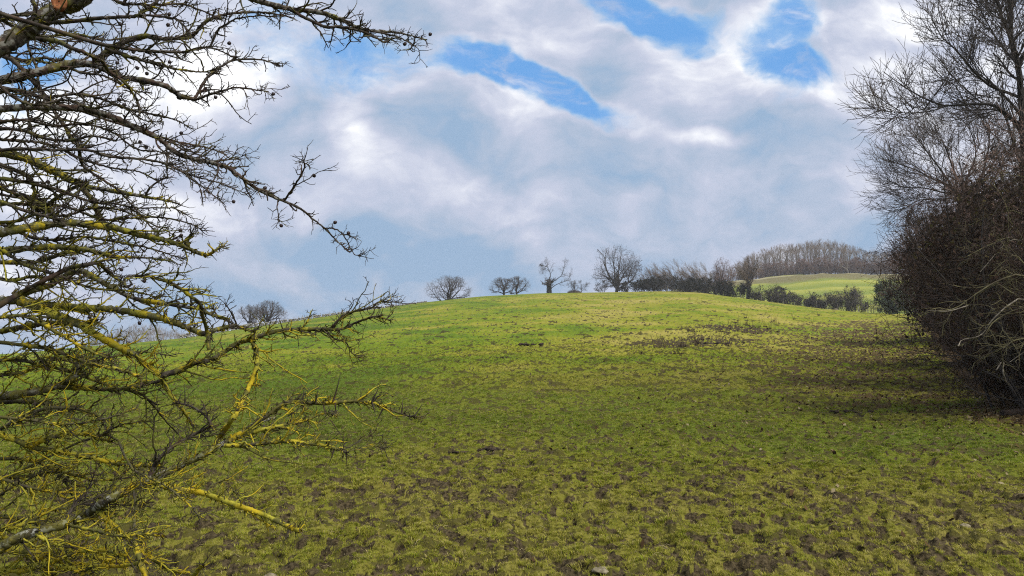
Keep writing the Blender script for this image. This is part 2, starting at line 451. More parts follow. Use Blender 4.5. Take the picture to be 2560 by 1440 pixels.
def masks(x, y):
    """mud, dry tone, leaf litter (all 0..1) of the pasture surface"""
    r, az = polar(x, y)
    big = fbm(x * .16, y * .16, 5, 4); mid = fbm(x * .7, y * .7, 9, 4); sm = fbm(x * 4.2, y * 4.2, 21, 4); ti = fbm(x * 12, y * 9, 33, 4)
    near = sstep(20, 5.5, r)
    rightn = sstep(-4, 6, x) * sstep(30, 12, r)
    spots = (.08 * (mid - .5) + .10 * (sm - .5) + .76 * (ti - .5)) / .068
    zz = 2.2 - .95 * near ** 1.2 - (.5 + .7 * near) * sstep(.42, .60, big) - .45 * rightn + .25 * sstep(30, 70, r)
    mud = sstep(zz, zz + .55, spots)
    # trodden, leaf strewn strip in front of the right hand hedge
    dist = hedge_x(y) - x
    wdt = np.interp(y, [10, 16, 22, 40, 75, 120], [1.0, 2.0, 7.0, 13, 16, 6])
    strip = sstep(1.25, .0, np.abs(dist - wdt * .25) / (wdt + .01) + 1.5 * (mid - .5)) * sstep(15, 19, r) * sstep(118, 92, r)
    under = sstep(1.0, -.6, dist) * sstep(130, 110, r) * sstep(9, 12, y)
    litter = np.clip(np.maximum(strip * (.02 + 1.15 * sstep(.42, .56, .22 * mid + .40 * sm + .38 * ti)), under), 0, 1)
    mud = np.maximum(mud, under * .95)
    # old weed patch on the slope
    for (cx, cy, cz), a, b in STK:
        rr = math.hypot(cx, cy); ux, uy = cx / rr, cy / rr
        al = (x - cx) * ux + (y - cy) * uy; la = (x - cx) * uy - (y - cy) * ux
        e_ = np.sqrt((al / (6.5 * b)) ** 2 + (la / (4.2 * a)) ** 2)
        mud = np.maximum(mud, sstep(1.3, .45, e_ + 1.4 * (sm - .5)) * sstep(.36, .50, .5 * sm + .5 * ti) * .95)
    tone = np.clip(.48 + 1.3 * (big - .5) + .45 * (mid - .5) + .35 * (sm - .5) - .20 + .13 * sstep(16, 7, r) + .24 * sstep(-6, 14, x) + .06 * sstep(30, 90, r) * sstep(-12, 25, x), 0, 1)
    lush = sstep(1.6, .4, np.hypot((x - 12.6) / 3.2, (y - 16.8) / 1.9) + .6 * (mid - .5)) * .9
    return mud, np.clip(tone - lush, 0, 1), litter

def gaps(x, y):
    """small thin places in the sward where dark thatch and soil show"""
    r = np.hypot(x, y)
    wa = sstep(13, 7, r); wb = sstep(7, 11, r) * sstep(26, 16, r); wc = sstep(14, 22, r) * sstep(75, 45, r); wd = sstep(40, 70, r)
    n = wa * (fbm(x * 13, y * 10, 155, 2) - .5) + wb * (fbm(x * 6.5, y * 5, 161, 2) - .5) + wc * (fbm(x * 3.0, y * 2.2, 165, 2) - .5) + wd * (fbm(x * 1.5, y * 1.0, 167, 2) - .5)
    n = (n + .16 * (fbm(x * .9, y * .9, 171, 2) - .5)) / .125
    z = -.35 - .35 * sstep(6, 14, r) - .40 * sstep(14, 40, r) - .55 * sstep(45, 85, r) - .3 * sstep(60, 140, r) + .35 * sstep(0, 12, x) * sstep(60, 25, r) - .25 * sstep(0, -10, x)
    return sstep(z + .30, z - .40, n)

def relief(x, y, mud):
    r = np.hypot(x, y)
    a = sstep(1.0, 3.0, r) * sstep(190, 80, r) * (1 + .9 * sstep(15, 45, r))
    n1 = fbm(x * 1.5, y * 1.5, 51, 3) - .5; n2 = fbm(x * 5.5, y * 5.5, 61, 3) - .5; n3 = fbm(x * .33, y * .33, 71, 3) - .5
    pit = np.clip(mud, 0, 1)
    return a * (.07 * n1 + .17 * n2 + .20 * n3 - .02 * pit + .05 * pit * n2) + sstep(1., 3., r) * sstep(17, 8, r) * (.030 + .045 * pit) * (fbm(x * 15, y * 15, 63, 2) - .5)

az_f = np.concatenate([np.linspace(-1.05, -.72, 110)[:-1], np.linspace(-.72, .72, 850), np.linspace(.72, 1.05, 110)[1:]])
az_c = np.linspace(1.05, 2 * math.pi - 1.05, 120)[1:-1]
AZ = np.concatenate([az_f, az_c])
rr = [.25]
while rr[-1] < 1500:
    r_ = rr[-1]
    rr.append(r_ + (.25 if r_ < 3.5 else max(.022, .0050 * r_) if r_ < 60 else .0075 * r_ if r_ < 215 else .012 * r_ if r_ < 450 else .06 * r_))
RR_ = np.array(rr)
A2, R2 = np.meshgrid(AZ, RR_)
GX = np.sin(A2) * R2; GY = np.cos(A2) * R2
mud, tone, litter = masks(GX, GY)
far = sstep(212, 240, R2)
mud = mud * (1 - far); litter = litter * (1 - far)
GZ = T(GX, GY) + relief(GX, GY, mud) * (1 - far)
efz = np.interp(A2, AZT, EF)
hill = sstep(.05, .07, efz) * sstep(215, 235, R2)
wob = 14 * (fbm(A2 * 22, A2 * 0 + 3., 81, 3) - .5)
bank = hill * sstep(384, 392, R2 + wob) * sstep(432, 424, R2 + wob)
path = hill * sstep(420, 423, R2 + wob) * sstep(432, 428, R2 + wob)
stripe = hill * sstep(.5, .7, fbm(GX * .012 + 4, GY * .22 + GX * .06, 91, 3)) * (1 - bank)
GZ = GZ + hill * (.8 * (fbm(GX * .1, GY * .1, 93, 3) - .5) + .7 * stripe) + bank * 1.6 * (fbm(GX * .14, GY * .14, 94, 3) - .5)
V = np.concatenate([[[0, 0, 0]], np.stack([GX, GY, GZ], -1).reshape(-1, 3)])
nr, na = R2.shape
idx = 1 + np.arange(nr * na).reshape(nr, na); nx = np.roll(idx, -1, 1)
f4 = np.stack([idx[:-1], idx[1:], nx[1:], nx[:-1]], -1).reshape(-1, 4)
f3 = np.stack([np.zeros(na, int), idx[0], nx[0]], -1)
g0 = lambda a: np.concatenate([[0.], a.ravel()])
gm = MB().add(V, f4, f3, mud=g0(mud), tone=g0(tone), litter=g0(litter), bank=g0(bank), hill=g0(hill), stripe=g0(stripe), track=g0(path), close=g0(sstep(45, 14, R2)), near=g0(gaps(GX, GY) * (1 - far)))

def grass_color(h, p, tone, fine):
    n = h.noise(.35, 4, p)
    t = h.math('ADD', tone, h.math('MULTIPLY', h.math('SUBTRACT', fine, .5), .7))
    t = h.math('ADD', t, h.math('MULTIPLY', h.math('SUBTRACT', n, .5), .35))
    cr = h.n('ShaderNodeValToRGB', {0: t}); e = cr.color_ramp
    st = [(0., (.072, .125, .010)), (.3, (.135, .178, .012)), (.6, (.205, .205, .022)), (1., (.29, .245, .062))]
    e.elements[0].color = (*st[0][1], 1); e.elements[1].color = (*st[-1][1], 1)
    for a, c in st[1:-1]: e.elements.new(a).color = (*c, 1)
    return cr.outputs[0]

m, nt, out = mat('pasture'); h = NT(nt)
p = h.pos()
fine = h.noise(7., 6, p, .65); fine2 = h.noise(28., 4, p, .6)
gc = grass_color(h, p, h.attr('tone'), fine)
gc = h.mix(h.math('MULTIPLY', h.ramp(fine2, .52, .70), .5), gc, (.045, .045, .008))
mudc = h.mix(h.ramp(fine2, .3, .7), (.016, .012, .006), (.088, .068, .036))
near = h.attr('near')
that = h.mix(fine2, (.014, .011, .005), (.062, .048, .017))
gc = h.mix(h.math('MULTIPLY', h.ramp(h.math('ADD', near, h.math('MULTIPLY', h.math('SUBTRACT', fine, .5), .6)), .2, .7), .85), gc, that)
gc = h.mix(h.math('MULTIPLY', h.attr('close'), .5), gc, h.mix(fine, (.045, .040, .014), (.10, .095, .022)))
mm = h.math('ADD', h.attr('mud'), h.math('MULTIPLY', h.math('SUBTRACT', fine, .5), .55))
col = h.mix(h.ramp(mm, .28, .62), gc, mudc)
lit = h.mix(fine2, (.034, .023, .013), (.115, .078, .038))
col = h.mix(h.math('MULTIPLY', h.ramp(h.math('ADD', h.attr('litter'), h.math('MULTIPLY', h.math('SUBTRACT', fine2, .5), .9)), .30, .56), .92), col, lit)
hc = h.mix(h.attr('stripe'), (.155, .190, .030), (.255, .260, .045))
hc = h.mix(h.attr('bank'), hc, h.mix(h.noise(.35, 4, p), (.085, .080, .030), (.185, .160, .065)))
hc = h.mix(h.attr('track'), hc, (.30, .27, .16))
col = h.mix(h.attr('hill'), col, hc)
principled(h, out, col, rough=.95, spec=.05, bump=h.math('ADD', fine, h.math('MULTIPLY', fine2, .5)), bdist=.05, bstr=.8)
ground = gm.obj('ground', m); ground['kind'] = 'structure'; ground['label'] = 'trodden green pasture rising to a rounded hill crest'

# ---------------------------------------------------------------- grass tufts on the near pasture
m, nt, out = mat('grass_blades'); h = NT(nt)
p = h.pos(); tn = h.attr('tone', 'INSTANCER'); bl = h.attr('rnd')
gc = grass_color(h, p, tn, h.math('ADD', h.math('MULTIPLY', bl, .7), .15))
gc = h.mix(h.ramp(bl, .78, .82), gc, (.17, .115, .05))
gc = h.mix(h.ramp(bl, .90, .92), gc, (.40, .33, .16))
gc = h.mix(.18, gc, (.38, .42, .05))
gc = h.mix(1., gc, h.mix(h.attr('val', 'INSTANCER'), (.62, .62, .62), (1.42, 1.40, 1.40)), 'MULTIPLY')
d_ = h.n('ShaderNodeBsdfDiffuse', {'Color': gc}); t_ = h.n('ShaderNodeBsdfTranslucent', {'Color': gc})
x = h.n('ShaderNodeMixShader', {0: .35, 1: d_.outputs[0], 2: t_.outputs[0]})
nt.links.new(x.outputs[0], out.inputs[0])
M_GRASS = m
tcol = bpy.data.collections.new('grass_tufts')
for k in range(6):
    rg = RS(100 + k); nb = 16
    mb = MB()
    a = rg.rand(nb) * 6.283; rad = rg.rand(nb) ** .6 * .028
    base = np.stack([np.cos(a) * rad, np.sin(a) * rad, np.full(nb, -.006)], 1)
    ha = rg.rand(nb) * 6.283; hl = .022 + .034 * rg.rand(nb); lean = .25 + .95 * rg.rand(nb)
    dirn = np.stack([np.cos(ha) * lean, np.sin(ha) * lean, np.ones(nb)], 1); dirn /= np.linalg.norm(dirn, axis=1, keepdims=True)
    side = np.stack([-np.sin(ha), np.cos(ha), np.zeros(nb)], 1) * (.0016 + .0012 * rg.rand(nb))[:, None]
    mid = base + dirn * (hl * .55)[:, None]
    tipp = mid + (dirn * .7 + np.stack([np.cos(ha) * .6, np.sin(ha) * .6, -.15 + 0 * ha], 1)) * (hl * .5)[:, None]
    Vt = np.stack([base - side, base + side, mid + side * .8, mid - side * .8, tipp], 1)
    i0 = np.arange(nb)[:, None] * 5
    mb.add(Vt.reshape(-1, 3), i0 + np.array([[0, 1, 2, 3]]), i0 + np.array([[3, 2, 4]]), rnd=np.repeat(rg.rand(nb), 5))
    me = mb.mesh('tuft'); me.materials.append(M_GRASS)
    tcol.objects.link(bpy.data.objects.new('grass_tuft', me))

rg = RS(7)
pts = []
for r0, r1, dn in ((4.2, 7, 1900), (7, 11, 1300), (11, 17, 650), (17, 27, 260), (27, 62, 105)):
    wd = 1.9 if r1 < 18 else 1.5
    n = int(.5 * wd * (r1 * r1 - r0 * r0) * dn)
    r_ = np.sqrt(r0 * r0 + (r1 * r1 - r0 * r0) * rg.rand(n)); a_ = (rg.rand(n) - .5) * wd
    pts.append(np.stack([np.sin(a_) * r_, np.cos(a_) * r_], 1))
pts = np.concatenate(pts)
mu, to, li = masks(pts[:, 0], pts[:, 1])
gap = gaps(pts[:, 0], pts[:, 1])
rp = np.hypot(pts[:, 0], pts[:, 1])
keep = rg.rand(len(pts)) > np.clip(mu * .74 + li * .92 + .72 * gap + sstep(38, 62, rp), 0, .96)
pts, mu, to = pts[keep], mu[keep], to[keep]
rp = np.hypot(pts[:, 0], pts[:, 1])
pz = T(pts[:, 0], pts[:, 1]) + relief(pts[:, 0], pts[:, 1], mu)
me = bpy.data.meshes.new('grass'); n = len(pts)
me.vertices.add(n); me.vertices.foreach_set('co', np.column_stack([pts, pz]).astype(np.float32).ravel())
clump = fbm(pts[:, 0] * 7, pts[:, 1] * 7, 141, 3)
scl = (.36 + .42 * rg.rand(n) + .55 * sstep(.50, .72, clump)) * np.interp(rp, [4, 10, 20, 45], [.82, 1.0, 1.35, 1.9])
for nm, val in (('tone', to + .15 * rg.randn(n)), ('val', rg.rand(n)), ('scl', scl), ('rot', rg.rand(n) * 6.283)):
    a = me.attributes.new(nm, 'FLOAT', 'POINT'); a.data.foreach_set('value', val.astype(np.float32))
me.update()
grass = bpy.data.objects.new('grass', me); COL.objects.link(grass); grass['kind'] = 'stuff'
tag(grass, 'short grazed grass tufts covering the near pasture', 'grass')
ng = bpy.data.node_groups.new('grass_scatter', 'GeometryNodeTree')
ng.interface.new_socket('Geometry', in_out='INPUT', socket_type='NodeSocketGeometry')
ng.interface.new_socket('Geometry', in_out='OUTPUT', socket_type='NodeSocketGeometry')
gi = ng.nodes.new('NodeGroupInput'); go = ng.nodes.new('NodeGroupOutput')
ci = ng.nodes.new('GeometryNodeCollectionInfo'); ci.inputs['Collection'].default_value = tcol
ci.inputs['Separate Children'].default_value = True; ci.inputs['Reset Children'].default_value = True
ip = ng.nodes.new('GeometryNodeInstanceOnPoints'); ip.inputs['Pick Instance'].default_value = True
na1 = ng.nodes.new('GeometryNodeInputNamedAttribute'); na1.data_type = 'FLOAT'; na1.inputs['Name'].default_value = 'scl'
na2 = ng.nodes.new('GeometryNodeInputNamedAttribute'); na2.data_type = 'FLOAT'; na2.inputs['Name'].default_value = 'rot'
cx = ng.nodes.new('ShaderNodeCombineXYZ'); cs_ = ng.nodes.new('ShaderNodeCombineXYZ')
lk = ng.links.new
lk(gi.outputs[0], ip.inputs['Points']); lk(ci.outputs[0], ip.inputs['Instance'])
lk(na2.outputs[0], cx.inputs[2]); lk(cx.outputs[0], ip.inputs['Rotation'])
lk(na1.outputs[0], ip.inputs['Scale']); lk(ip.outputs[0], go.inputs[0])
md = grass.modifiers.new('scatter', 'NODES'); md.node_group = ng

# ================================================================ HAWTHORN (foreground, left)
# each bough: photo polyline, start/end radius (photo px), lichen, (optional) distance
BOUGHS = [
 ([(-70,160),(0,118),(60,82),(110,46),(165,18),(215,-6),(270,-60)], 21,14,.35),
 ([(560,-70),(600,-22),(639,0),(723,22),(799,31),(850,48),(889,67),(920,76),(977,79),(1019,87),(1067,100)], 8,1.6,.35,3.2),
 ([(723,22),(763,45),(813,67),(850,67),(906,79),(946,98),(962,105),(984,96)], 5,1.3,.3),
 ([(920,76),(990,91),(1030,110),(1024,124)], 2.4,1.2,.1),
 ([(-40,206),(20,198),(75,185),(125,172),(175,161),(230,160),(260,172),(300,192),(350,200),(410,213),(440,232),(460,243),(490,249)], 12,4.5,.25),
 ([(235,158),(250,145),(285,120),(318,103),(360,90),(400,97),(440,95),(479,90),(512,56),(549,39),(597,32),(653,31),(698,37),(732,45)], 7.5,1.6,.25),
 ([(490,249),(541,231),(591,219),(639,225),(667,228)], 3.4,1.2,.1),
 ([(486,247),(490,242),(512,203),(532,180),(569,157),(594,149),(650,149),(681,157),(707,166)], 4.2,1.2,.2),
 ([(110,58),(172,54),(255,45),(340,40),(357,30),(395,0),(420,-40)], 5,3,.3),
 ([(350,36),(430,45),(455,60),(477,86)], 3,2.2,.1),
 ([(-20,128),(60,96),(135,102),(180,120),(250,150),(270,175),(310,205),(330,230),(345,257),(350,290)], 6,2,.4),
 ([(240,107),(320,122),(375,128),(450,131),(470,127),(524,119),(557,130),(591,146)], 4.5,1.4,.2),
 ([(524,119),(545,75),(565,62),(590,48),(640,40),(690,42)], 3.5,1.2,.1),
 ([(262,120),(330,145),(390,160),(430,170),(500,180),(540,172)], 4.2,1.3,.2),
 ([(-20,130),(30,150),(70,190),(105,230),(140,285),(165,320),(178,350),(195,367),(207,412),(250,445),(295,475),(325,507),(375,565),(400,587)], 6,1.5,.2),
 ([(-30,276),(60,268),(130,268),(200,272),(250,283),(300,300),(340,320),(375,335),(400,348),(440,382),(474,394),(511,403),(548,412),(574,421),(606,445),(637,469),(680,491),(717,506),(754,524),(783,548),(812,572),(849,609),(875,632)], 8.5,1.5,.15,3.3),
 ([(812,570),(843,574),(864,595),(875,619),(888,637),(907,637)], 1.9,1,.0),
 ([(711,502),(740,458),(761,419),(758,398)], 3.0,1.2,.1),
 ([(694,500),(694,525),(698,555)], 1.8,1,.0),
 ([(546,412),(545,430),(530,455),(511,480)], 2.5,1.2,.0),
 ([(426,350),(466,359),(521,370),(558,384),(582,398),(619,384)], 2.6,1.,.1),
 ([(416,345),(453,371),(500,387),(532,403)], 2.4,1.,.1),
 ([(-30,380),(50,372),(140,375),(217,375),(275,392),(350,397),(405,407),(450,427),(474,437),(513,448),(548,458),(585,472),(624,487)], 4.4,1.,.1),
 ([(405,407),(440,420),(479,448),(516,474),(542,495),(558,508)], 2.6,1.,.1),
 ([(-30,376),(32,387),(75,400),(120,422),(150,435),(175,450),(215,465),(250,472),(325,485),(362,492),(410,500),(448,510)], 9.5,2.,.75),
 ([(362,490),(372,474),(385,460),(420,442)], 3.2,2.,.1),
 ([(-20,405),(0,412),(50,430),(75,447),(85,470),(90,500),(93,540),(96,575)], 5,3.4,.35),
 ([(-30,480),(0,486),(62,497),(135,512),(180,522),(237,542),(275,550),(330,545),(400,543),(453,553),(487,564),(508,577)], 4.5,1.2,.2),
 ([(-20,465),(42,485),(85,500),(125,527),(140,555)], 3.4,5,.6),
 ([(-20,495),(62,527),(100,537),(150,550)], 4.2,3.2,.3),
 ([(-20,556),(45,552),(100,525),(140,495),(190,467),(215,462)], 3.4,4.4,.3),
 ([(205,470),(235,505),(243,530),(250,562)], 6,6.5,.4),
 ([(-40,590),(40,575),(100,565),(175,557),(225,562),(287,570),(350,587),(400,597),(450,612),(490,630),(520,637),(541,624),(560,613)], 9.5,2.2,.75),
 ([(470,620),(466,602),(478,588)], 5,4,.9),
 ([(-40,632),(50,623),(125,617),(200,622),(250,632),(295,642),(370,645),(435,654)], 8.5,1.3,.7),
 ([(-20,655),(75,657),(107,650),(155,635),(200,624)], 5,4.4,.6),
 ([(20,750),(60,728),(100,707),(170,672),(215,662),(240,657),(252,662),(275,685),(300,702),(318,718)], 7,2.4,.35),
 ([(-30,768),(45,740),(88,722),(125,712),(162,690),(200,677),(237,695),(275,715),(310,735),(350,750),(400,757),(462,767),(500,772),(525,785),(562,797),(593,816),(640,832)], 8.5,2.4,.45),
 ([(312,716),(316,694),(362,690),(412,702),(445,717),(475,740),(500,762),(508,795),(518,830),(522,875)], 2.8,4.6,.45),
 ([(-40,757),(37,750),(87,760),(137,765),(200,769),(262,772),(325,780),(387,792),(437,807),(475,822),(512,835),(537,825),(585,813)], 9.5,4.5,.62),
 ([(50,752),(100,772),(150,792),(200,812),(250,842),(300,870),(337,887),(362,910),(400,940),(413,969),(444,1007),(467,1040),(482,1065)], 9.5,2.2,.95),
 ([(-30,833),(62,817),(125,807),(200,812),(240,800)], 6.5,4,.6),
 ([(-30,852),(75,865),(125,872),(175,890),(212,905),(262,917),(312,927),(355,946)], 5.4,3,.6),
 ([(400,940),(450,925),(487,907),(532,897),(590,860),(628,847),(692,828),(750,823),(808,823),(853,822),(885,809),(923,794),(949,793),(977,802)], 6.5,1.6,.5),
 ([(830,820),(853,793),(891,777),(930,769),(949,754),(1003,758)], 3.2,1.1,.15),
 ([(811,825),(833,844),(865,857),(875,876),(897,899)], 2.8,1.,.3),
 ([(593,816),(577,780),(561,758)], 2.2,1.,.1),
 ([(628,848),(641,879),(641,918),(623,967),(607,1000),(597,1023),(580,1047),(550,1093),(533,1120)], 5,5,.95),
 ([(-50,1394),(0,1372),(33,1350),(87,1331),(164,1309),(208,1291),(240,1269),(284,1243),(333,1218),(378,1198),(440,1170),(490,1147),(540,1120),(573,1100),(613,1077),(647,1055),(687,1044)], 11,5,.42),
 ([(613,1078),(680,1030),(720,1003),(760,1007),(823,1007),(897,1003),(933,1008),(973,1023),(1023,1040),(1052,1042)], 6,1.5,.5),
 ([(573,1102),(623,1083),(673,1070),(723,1060),(760,1053),(810,1033),(842,1040)], 5,1.6,.85),
 ([(560,1114),(613,1113),(673,1107),(723,1103),(760,1108),(807,1113),(840,1123),(868,1131)], 4.4,2.8,.75),
 ([(866,1130),(905,1120),(930,1113),(965,1123)], 1.6,1,.1),
 ([(855,1126),(895,1105),(926,1089)], 1.6,1,.1),
 ([(378,1199),(400,1212),(440,1223),(507,1233),(573,1257),(620,1273),(673,1293),(723,1317),(750,1327)], 6.4,4,.98),
 ([(512,1234),(530,1213),(565,1200),(577,1216),(592,1238)], 2.4,1.1,.2),
 ([(330,1172),(343,1180),(402,1208),(437,1232),(477,1267),(500,1292)], 3.2,1.4,.3),
 ([(-30,1076),(33,1098),(73,1115),(133,1127),(200,1138),(255,1151),(315,1162),(345,1165),(400,1162)], 6.4,3.4,.95),
 ([(85,1112),(122,1095),(155,1087),(211,1085),(244,1095),(278,1102)], 5,3,.9),
 ([(242,1095),(278,1073),(322,1058),(389,1053)], 3.2,1.3,.1),
 ([(-40,996),(67,984),(115,973),(155,960),(184,947),(192,925),(200,900)], 9.5,6,.35),
 ([(133,968),(200,969),(267,973),(311,971),(367,960),(402,952)], 6,3,.35),
 ([(311,972),(355,987),(389,1020),(411,1049),(444,1084)], 3.6,1.6,.15),
 ([(-30,1006),(55,1004),(100,1007),(155,1018),(200,1024),(244,1040),(262,1065)], 6,2.4,.3),
 ([(-30,1088),(44,1053),(89,1029),(133,1020),(189,1022)], 5.4,3,.2),
 ([(372,1200),(382,1170),(400,1144),(433,1115),(489,1084),(527,1061),(498,1027),(462,1011),(433,1007)], 6,1.6,.05),
 ([(-30,1145),(78,1151),(124,1171),(155,1195),(184,1231),(220,1243)], 4.4,3,.45),
 ([(-40,1366),(39,1372),(87,1381),(105,1400),(114,1431),(122,1470)], 9,7,.95),
 ([(128,1450),(131,1379),(186,1374),(230,1390),(262,1398),(310,1408)], 5.4,3,.95),
 ([(118,1450),(153,1422),(197,1427),(225,1445)], 5,4,.95),
 ([(203,1428),(240,1415),(295,1416),(350,1407)], 4,3.4,.95),
 ([(236,1268),(273,1304),(317,1344),(350,1370),(383,1396),(416,1418),(448,1429),(472,1432)], 5,4,.85),
 ([(327,1218),(333,1228),(339,1258),(337,1300),(335,1335),(341,1370),(352,1405),(366,1445)], 3.4,5.4,.25),
 ([(-30,1286),(65,1300),(110,1311),(150,1312)], 4,2.4,.4),
 ([(158,1308),(192,1256),(219,1226),(238,1178)], 3.2,1.4,.0),
 ([(188,1260),(280,1261),(372,1265)], 2.4,1.2,.0),
 ([(215,1288),(262,1325)], 2.2,1.2,.0),
 ([(88,1333),(109,1348),(140,1361),(186,1370)], 3.6,3,.7),
 ([(470,1458),(483,1438),(508,1412)], 4.5,4,.98),
 ([(-30,1255),(20,1225),(60,1205),(110,1180)], 3,1.6,.3),
 ([(-40,905),(40,900),(120,915),(190,935),(260,960),(300,985)], 5,2,.45),
 ([(-40,690),(30,700),(90,690),(140,705)], 4.5,2,.4),
 ([(-40,320),(50,325),(110,345),(170,352),(230,340),(290,352)], 5,2,.3),
 ([(-40,60),(30,40),(90,30),(140,5),(190,-20)], 5,3,.55),
 ([(-40,240),(40,225),(110,245),(190,235),(260,250),(330,275),(400,290),(440,300),(480,322)], 5,1.2,.2),
 ([(240,-30),(300,5),(380,12),(450,10),(500,25),(545,45)], 4,1.5,.2),
 ([(-40,440),(60,455),(150,475),(230,505),(290,510),(350,520),(430,520),(462,535)], 4.4,1.2,.3),
 ([(-40,540),(70,590),(140,600),(210,592),(290,605),(350,615),(405,630),(465,650)], 4,1.3,.4),
 ([(-40,800),(60,790),(140,830),(210,870),(280,900)], 5,2.4,.6),
 ([(-30,1185),(60,1215),(130,1230),(200,1260)], 4,2.4,.45),
 ([(160,1310),(230,1325),(300,1340),(360,1335),(410,1340)], 3.6,2,.6),
 ([(10,1340),(80,1395),(160,1405),(240,1440)], 5,3,.9),
 ([(-40,20),(40,70),(110,90),(190,85),(260,100),(330,92)], 4.4,1.4,.4),
 ([(-40,110),(50,150),(120,145),(200,180),(260,190),(330,225),(380,232)], 4.4,1.3,.4),
 ([(-40,175),(30,240),(90,262),(160,250),(230,270),(300,262),(360,300),(410,305)], 4,1.2,.3),
 ([(-40,310),(60,300),(130,315),(210,310),(280,330),(340,372),(400,380),(450,405)], 4,1.2,.2),
 ([(-40,345),(40,352),(120,360),(200,395),(280,420),(350,430),(420,470)], 4,1.2,.2),
 ([(-40,515),(60,510),(150,540),(230,520),(300,525),(380,560),(440,590)], 4,1.2,.3),
 ([(60,-40),(90,30),(70,110),(95,190),(70,270),(85,350)], 4.4,2,.3), ([(-30,600),(60,660),(150,690),(230,720),(330,728),(400,745)], 4.4,1.4,.5),
 ([(-30,940),(60,930),(130,900),(210,905),(290,890),(360,880),(430,890)], 4.6,1.4,.5), ([(-30,1040),(70,1050),(160,1060),(250,1050),(340,1020)], 4,1.6,.3),
 ([(-30,1200),(70,1190),(150,1180),(240,1200),(320,1195)], 4,1.6,.6), ([(-30,1330),(60,1310),(130,1275),(210,1262),(280,1215),(330,1150)], 4.4,1.6,.55),
 ([(-30,1420),(60,1428),(140,1400),(230,1375),(320,1390)], 5,2,.97),
]
BOUGHS = [b for b in BOUGHS if b]
rg = RS(12)
haw = thing('hawthorn_tree', (-4.35, 4.0, float(T(-4.35, 4.0))), 'bare thorny hawthorn with yellow lichen reaching in from the left', 'tree')
HO = np.array(haw.location)
done = []            # (px polyline, depth polyline)
tr_p = np.array([[-4.35, 4.0, HO[2] - .15], [-4.2, 3.95, .7], [-4.36, 4.05, 1.5], [-4.2, 4.1, 2.4], [-4.3, 4.05, 3.4], [-4.1, 4.0, 4.3]])
big_mb = MB(); TW_P = []; TW_R = []; TW_L = []
RADK = 1.0
src = []
for bi, bd in enumerate(BOUGHS):
    pp, r0, r1, li = np.array(bd[0], float), bd[1], bd[2], bd[3]
    dep0 = None; par = False
    for dp, dd in done:
        dist = np.hypot(*(dp - pp[0]).T)
        k = int(np.argmin(dist))
        if dist[k] < 11 and pp[0, 0] > 0: dep0 = dd[k]; par = True; break
    if dep0 is None: dep0 = bd[4] if len(bd) > 4 else 3.1 + 1.5 * rg.rand()
    elif len(bd) > 4: dep0 = bd[4]
    n = len(pp)
    dd = dep0 + np.concatenate([[0], np.cumsum(.09 * rg.randn(n - 1))]) * np.linspace(.3, 1, n) + np.linspace(0, .22 * rg.randn(), n)
    dd = np.clip(dd, 2.7, 5.2)
    if pp[:, 1].max() > 1150: dd = np.clip(dd, 2.7, 4.2)
    P3 = pt(pp[:, 0], pp[:, 1], dd)
    # inside the frame
    ln = np.hypot(*np.diff(pp, axis=0).T).sum()
    m_ = max(6, int(ln / 5))
    sp, sr = poly(P3, np.array([r0, r1]) / F * dd.mean(), m_)
    kink = np.concatenate([[0], rg.randn(m_ - 1)]); kink = np.convolve(kink, [.25, .5, .25], 'same')
    sp[0] += (rg.randn(m_, 3) * .0011 * dd.mean() / 3.5)
    done.append((np.stack([1280 + F * sp[0, :, 0] / (sp[0, :, 1] * CP + (sp[0, :, 2] - CZ) * SP), 720 - F * (-sp[0, :, 1] * SP + (sp[0, :, 2] - CZ) * CP) / (sp[0, :, 1] * CP + (sp[0, :, 2] - CZ) * SP)], 1),
                 sp[0, :, 1] * CP + (sp[0, :, 2] - CZ) * SP))
    # knobbly lichen swellings
    sw = np.convolve(np.clip(rg.randn(m_) - .4, 0, 2), [.3, .6, .3], 'same')
    lv = np.clip(li + .28 * np.convolve(rg.randn(m_), np.ones(7) / 7 ** .5, 'same') * (li > .15), 0, 1)
    sr[0] *= 1 + .22 * lv + .34 * sw * lv + .05 * rg.randn(m_)
    if pp[:, 1].mean() > 860 and li > .06: lv = np.maximum(lv, .40)
    lv = lv * np.interp(pp[:, 1].mean(), [300, 560, 700, 950, 1250], [.60, .78, .86, .92, 1.])
    src.append(dict(P=sp, R=sr, li=lv, L=ln, d=dd.mean(), root=not par, r0=r0, off=(not par)))

# boughs whose start lies outside the picture run back to the trunk
def rooted(s):
    a = s['P'][0, 0]; t = s['P'][0, 0] - s['P'][0, 3]; t /= np.linalg.norm(t)
    zt = float(np.clip(a[2] - .25 - .25 * abs(a[0] + 4.3), .25, 4.2))
    b = np.array([np.interp(zt, tr_p[:, 2], tr_p[:, 0]), np.interp(zt, tr_p[:, 2], tr_p[:, 1]), zt])
    dist = np.linalg.norm(a - b)
    mid = a + t * dist * .4
    q, r = poly([b, (b + mid) / 2 + [0, 0, -.05], mid, a], [s['R'][0, 0] * 1.5, s['R'][0, 0]], 12)
    return q, r
trunk_mb = MB()
tp, trr = poly(tr_p, [.24, .17, .16, .15, .12, .06], 26)
trr[0] *= 1 + .08 * rg.randn(26)
trunk_mb.tubes(tp - HO, trr, 14, lich=.35, pale=.7)
trunk = trunk_mb.obj('trunk', M_HAW, haw)
tw = MB()
nb_obj = 0
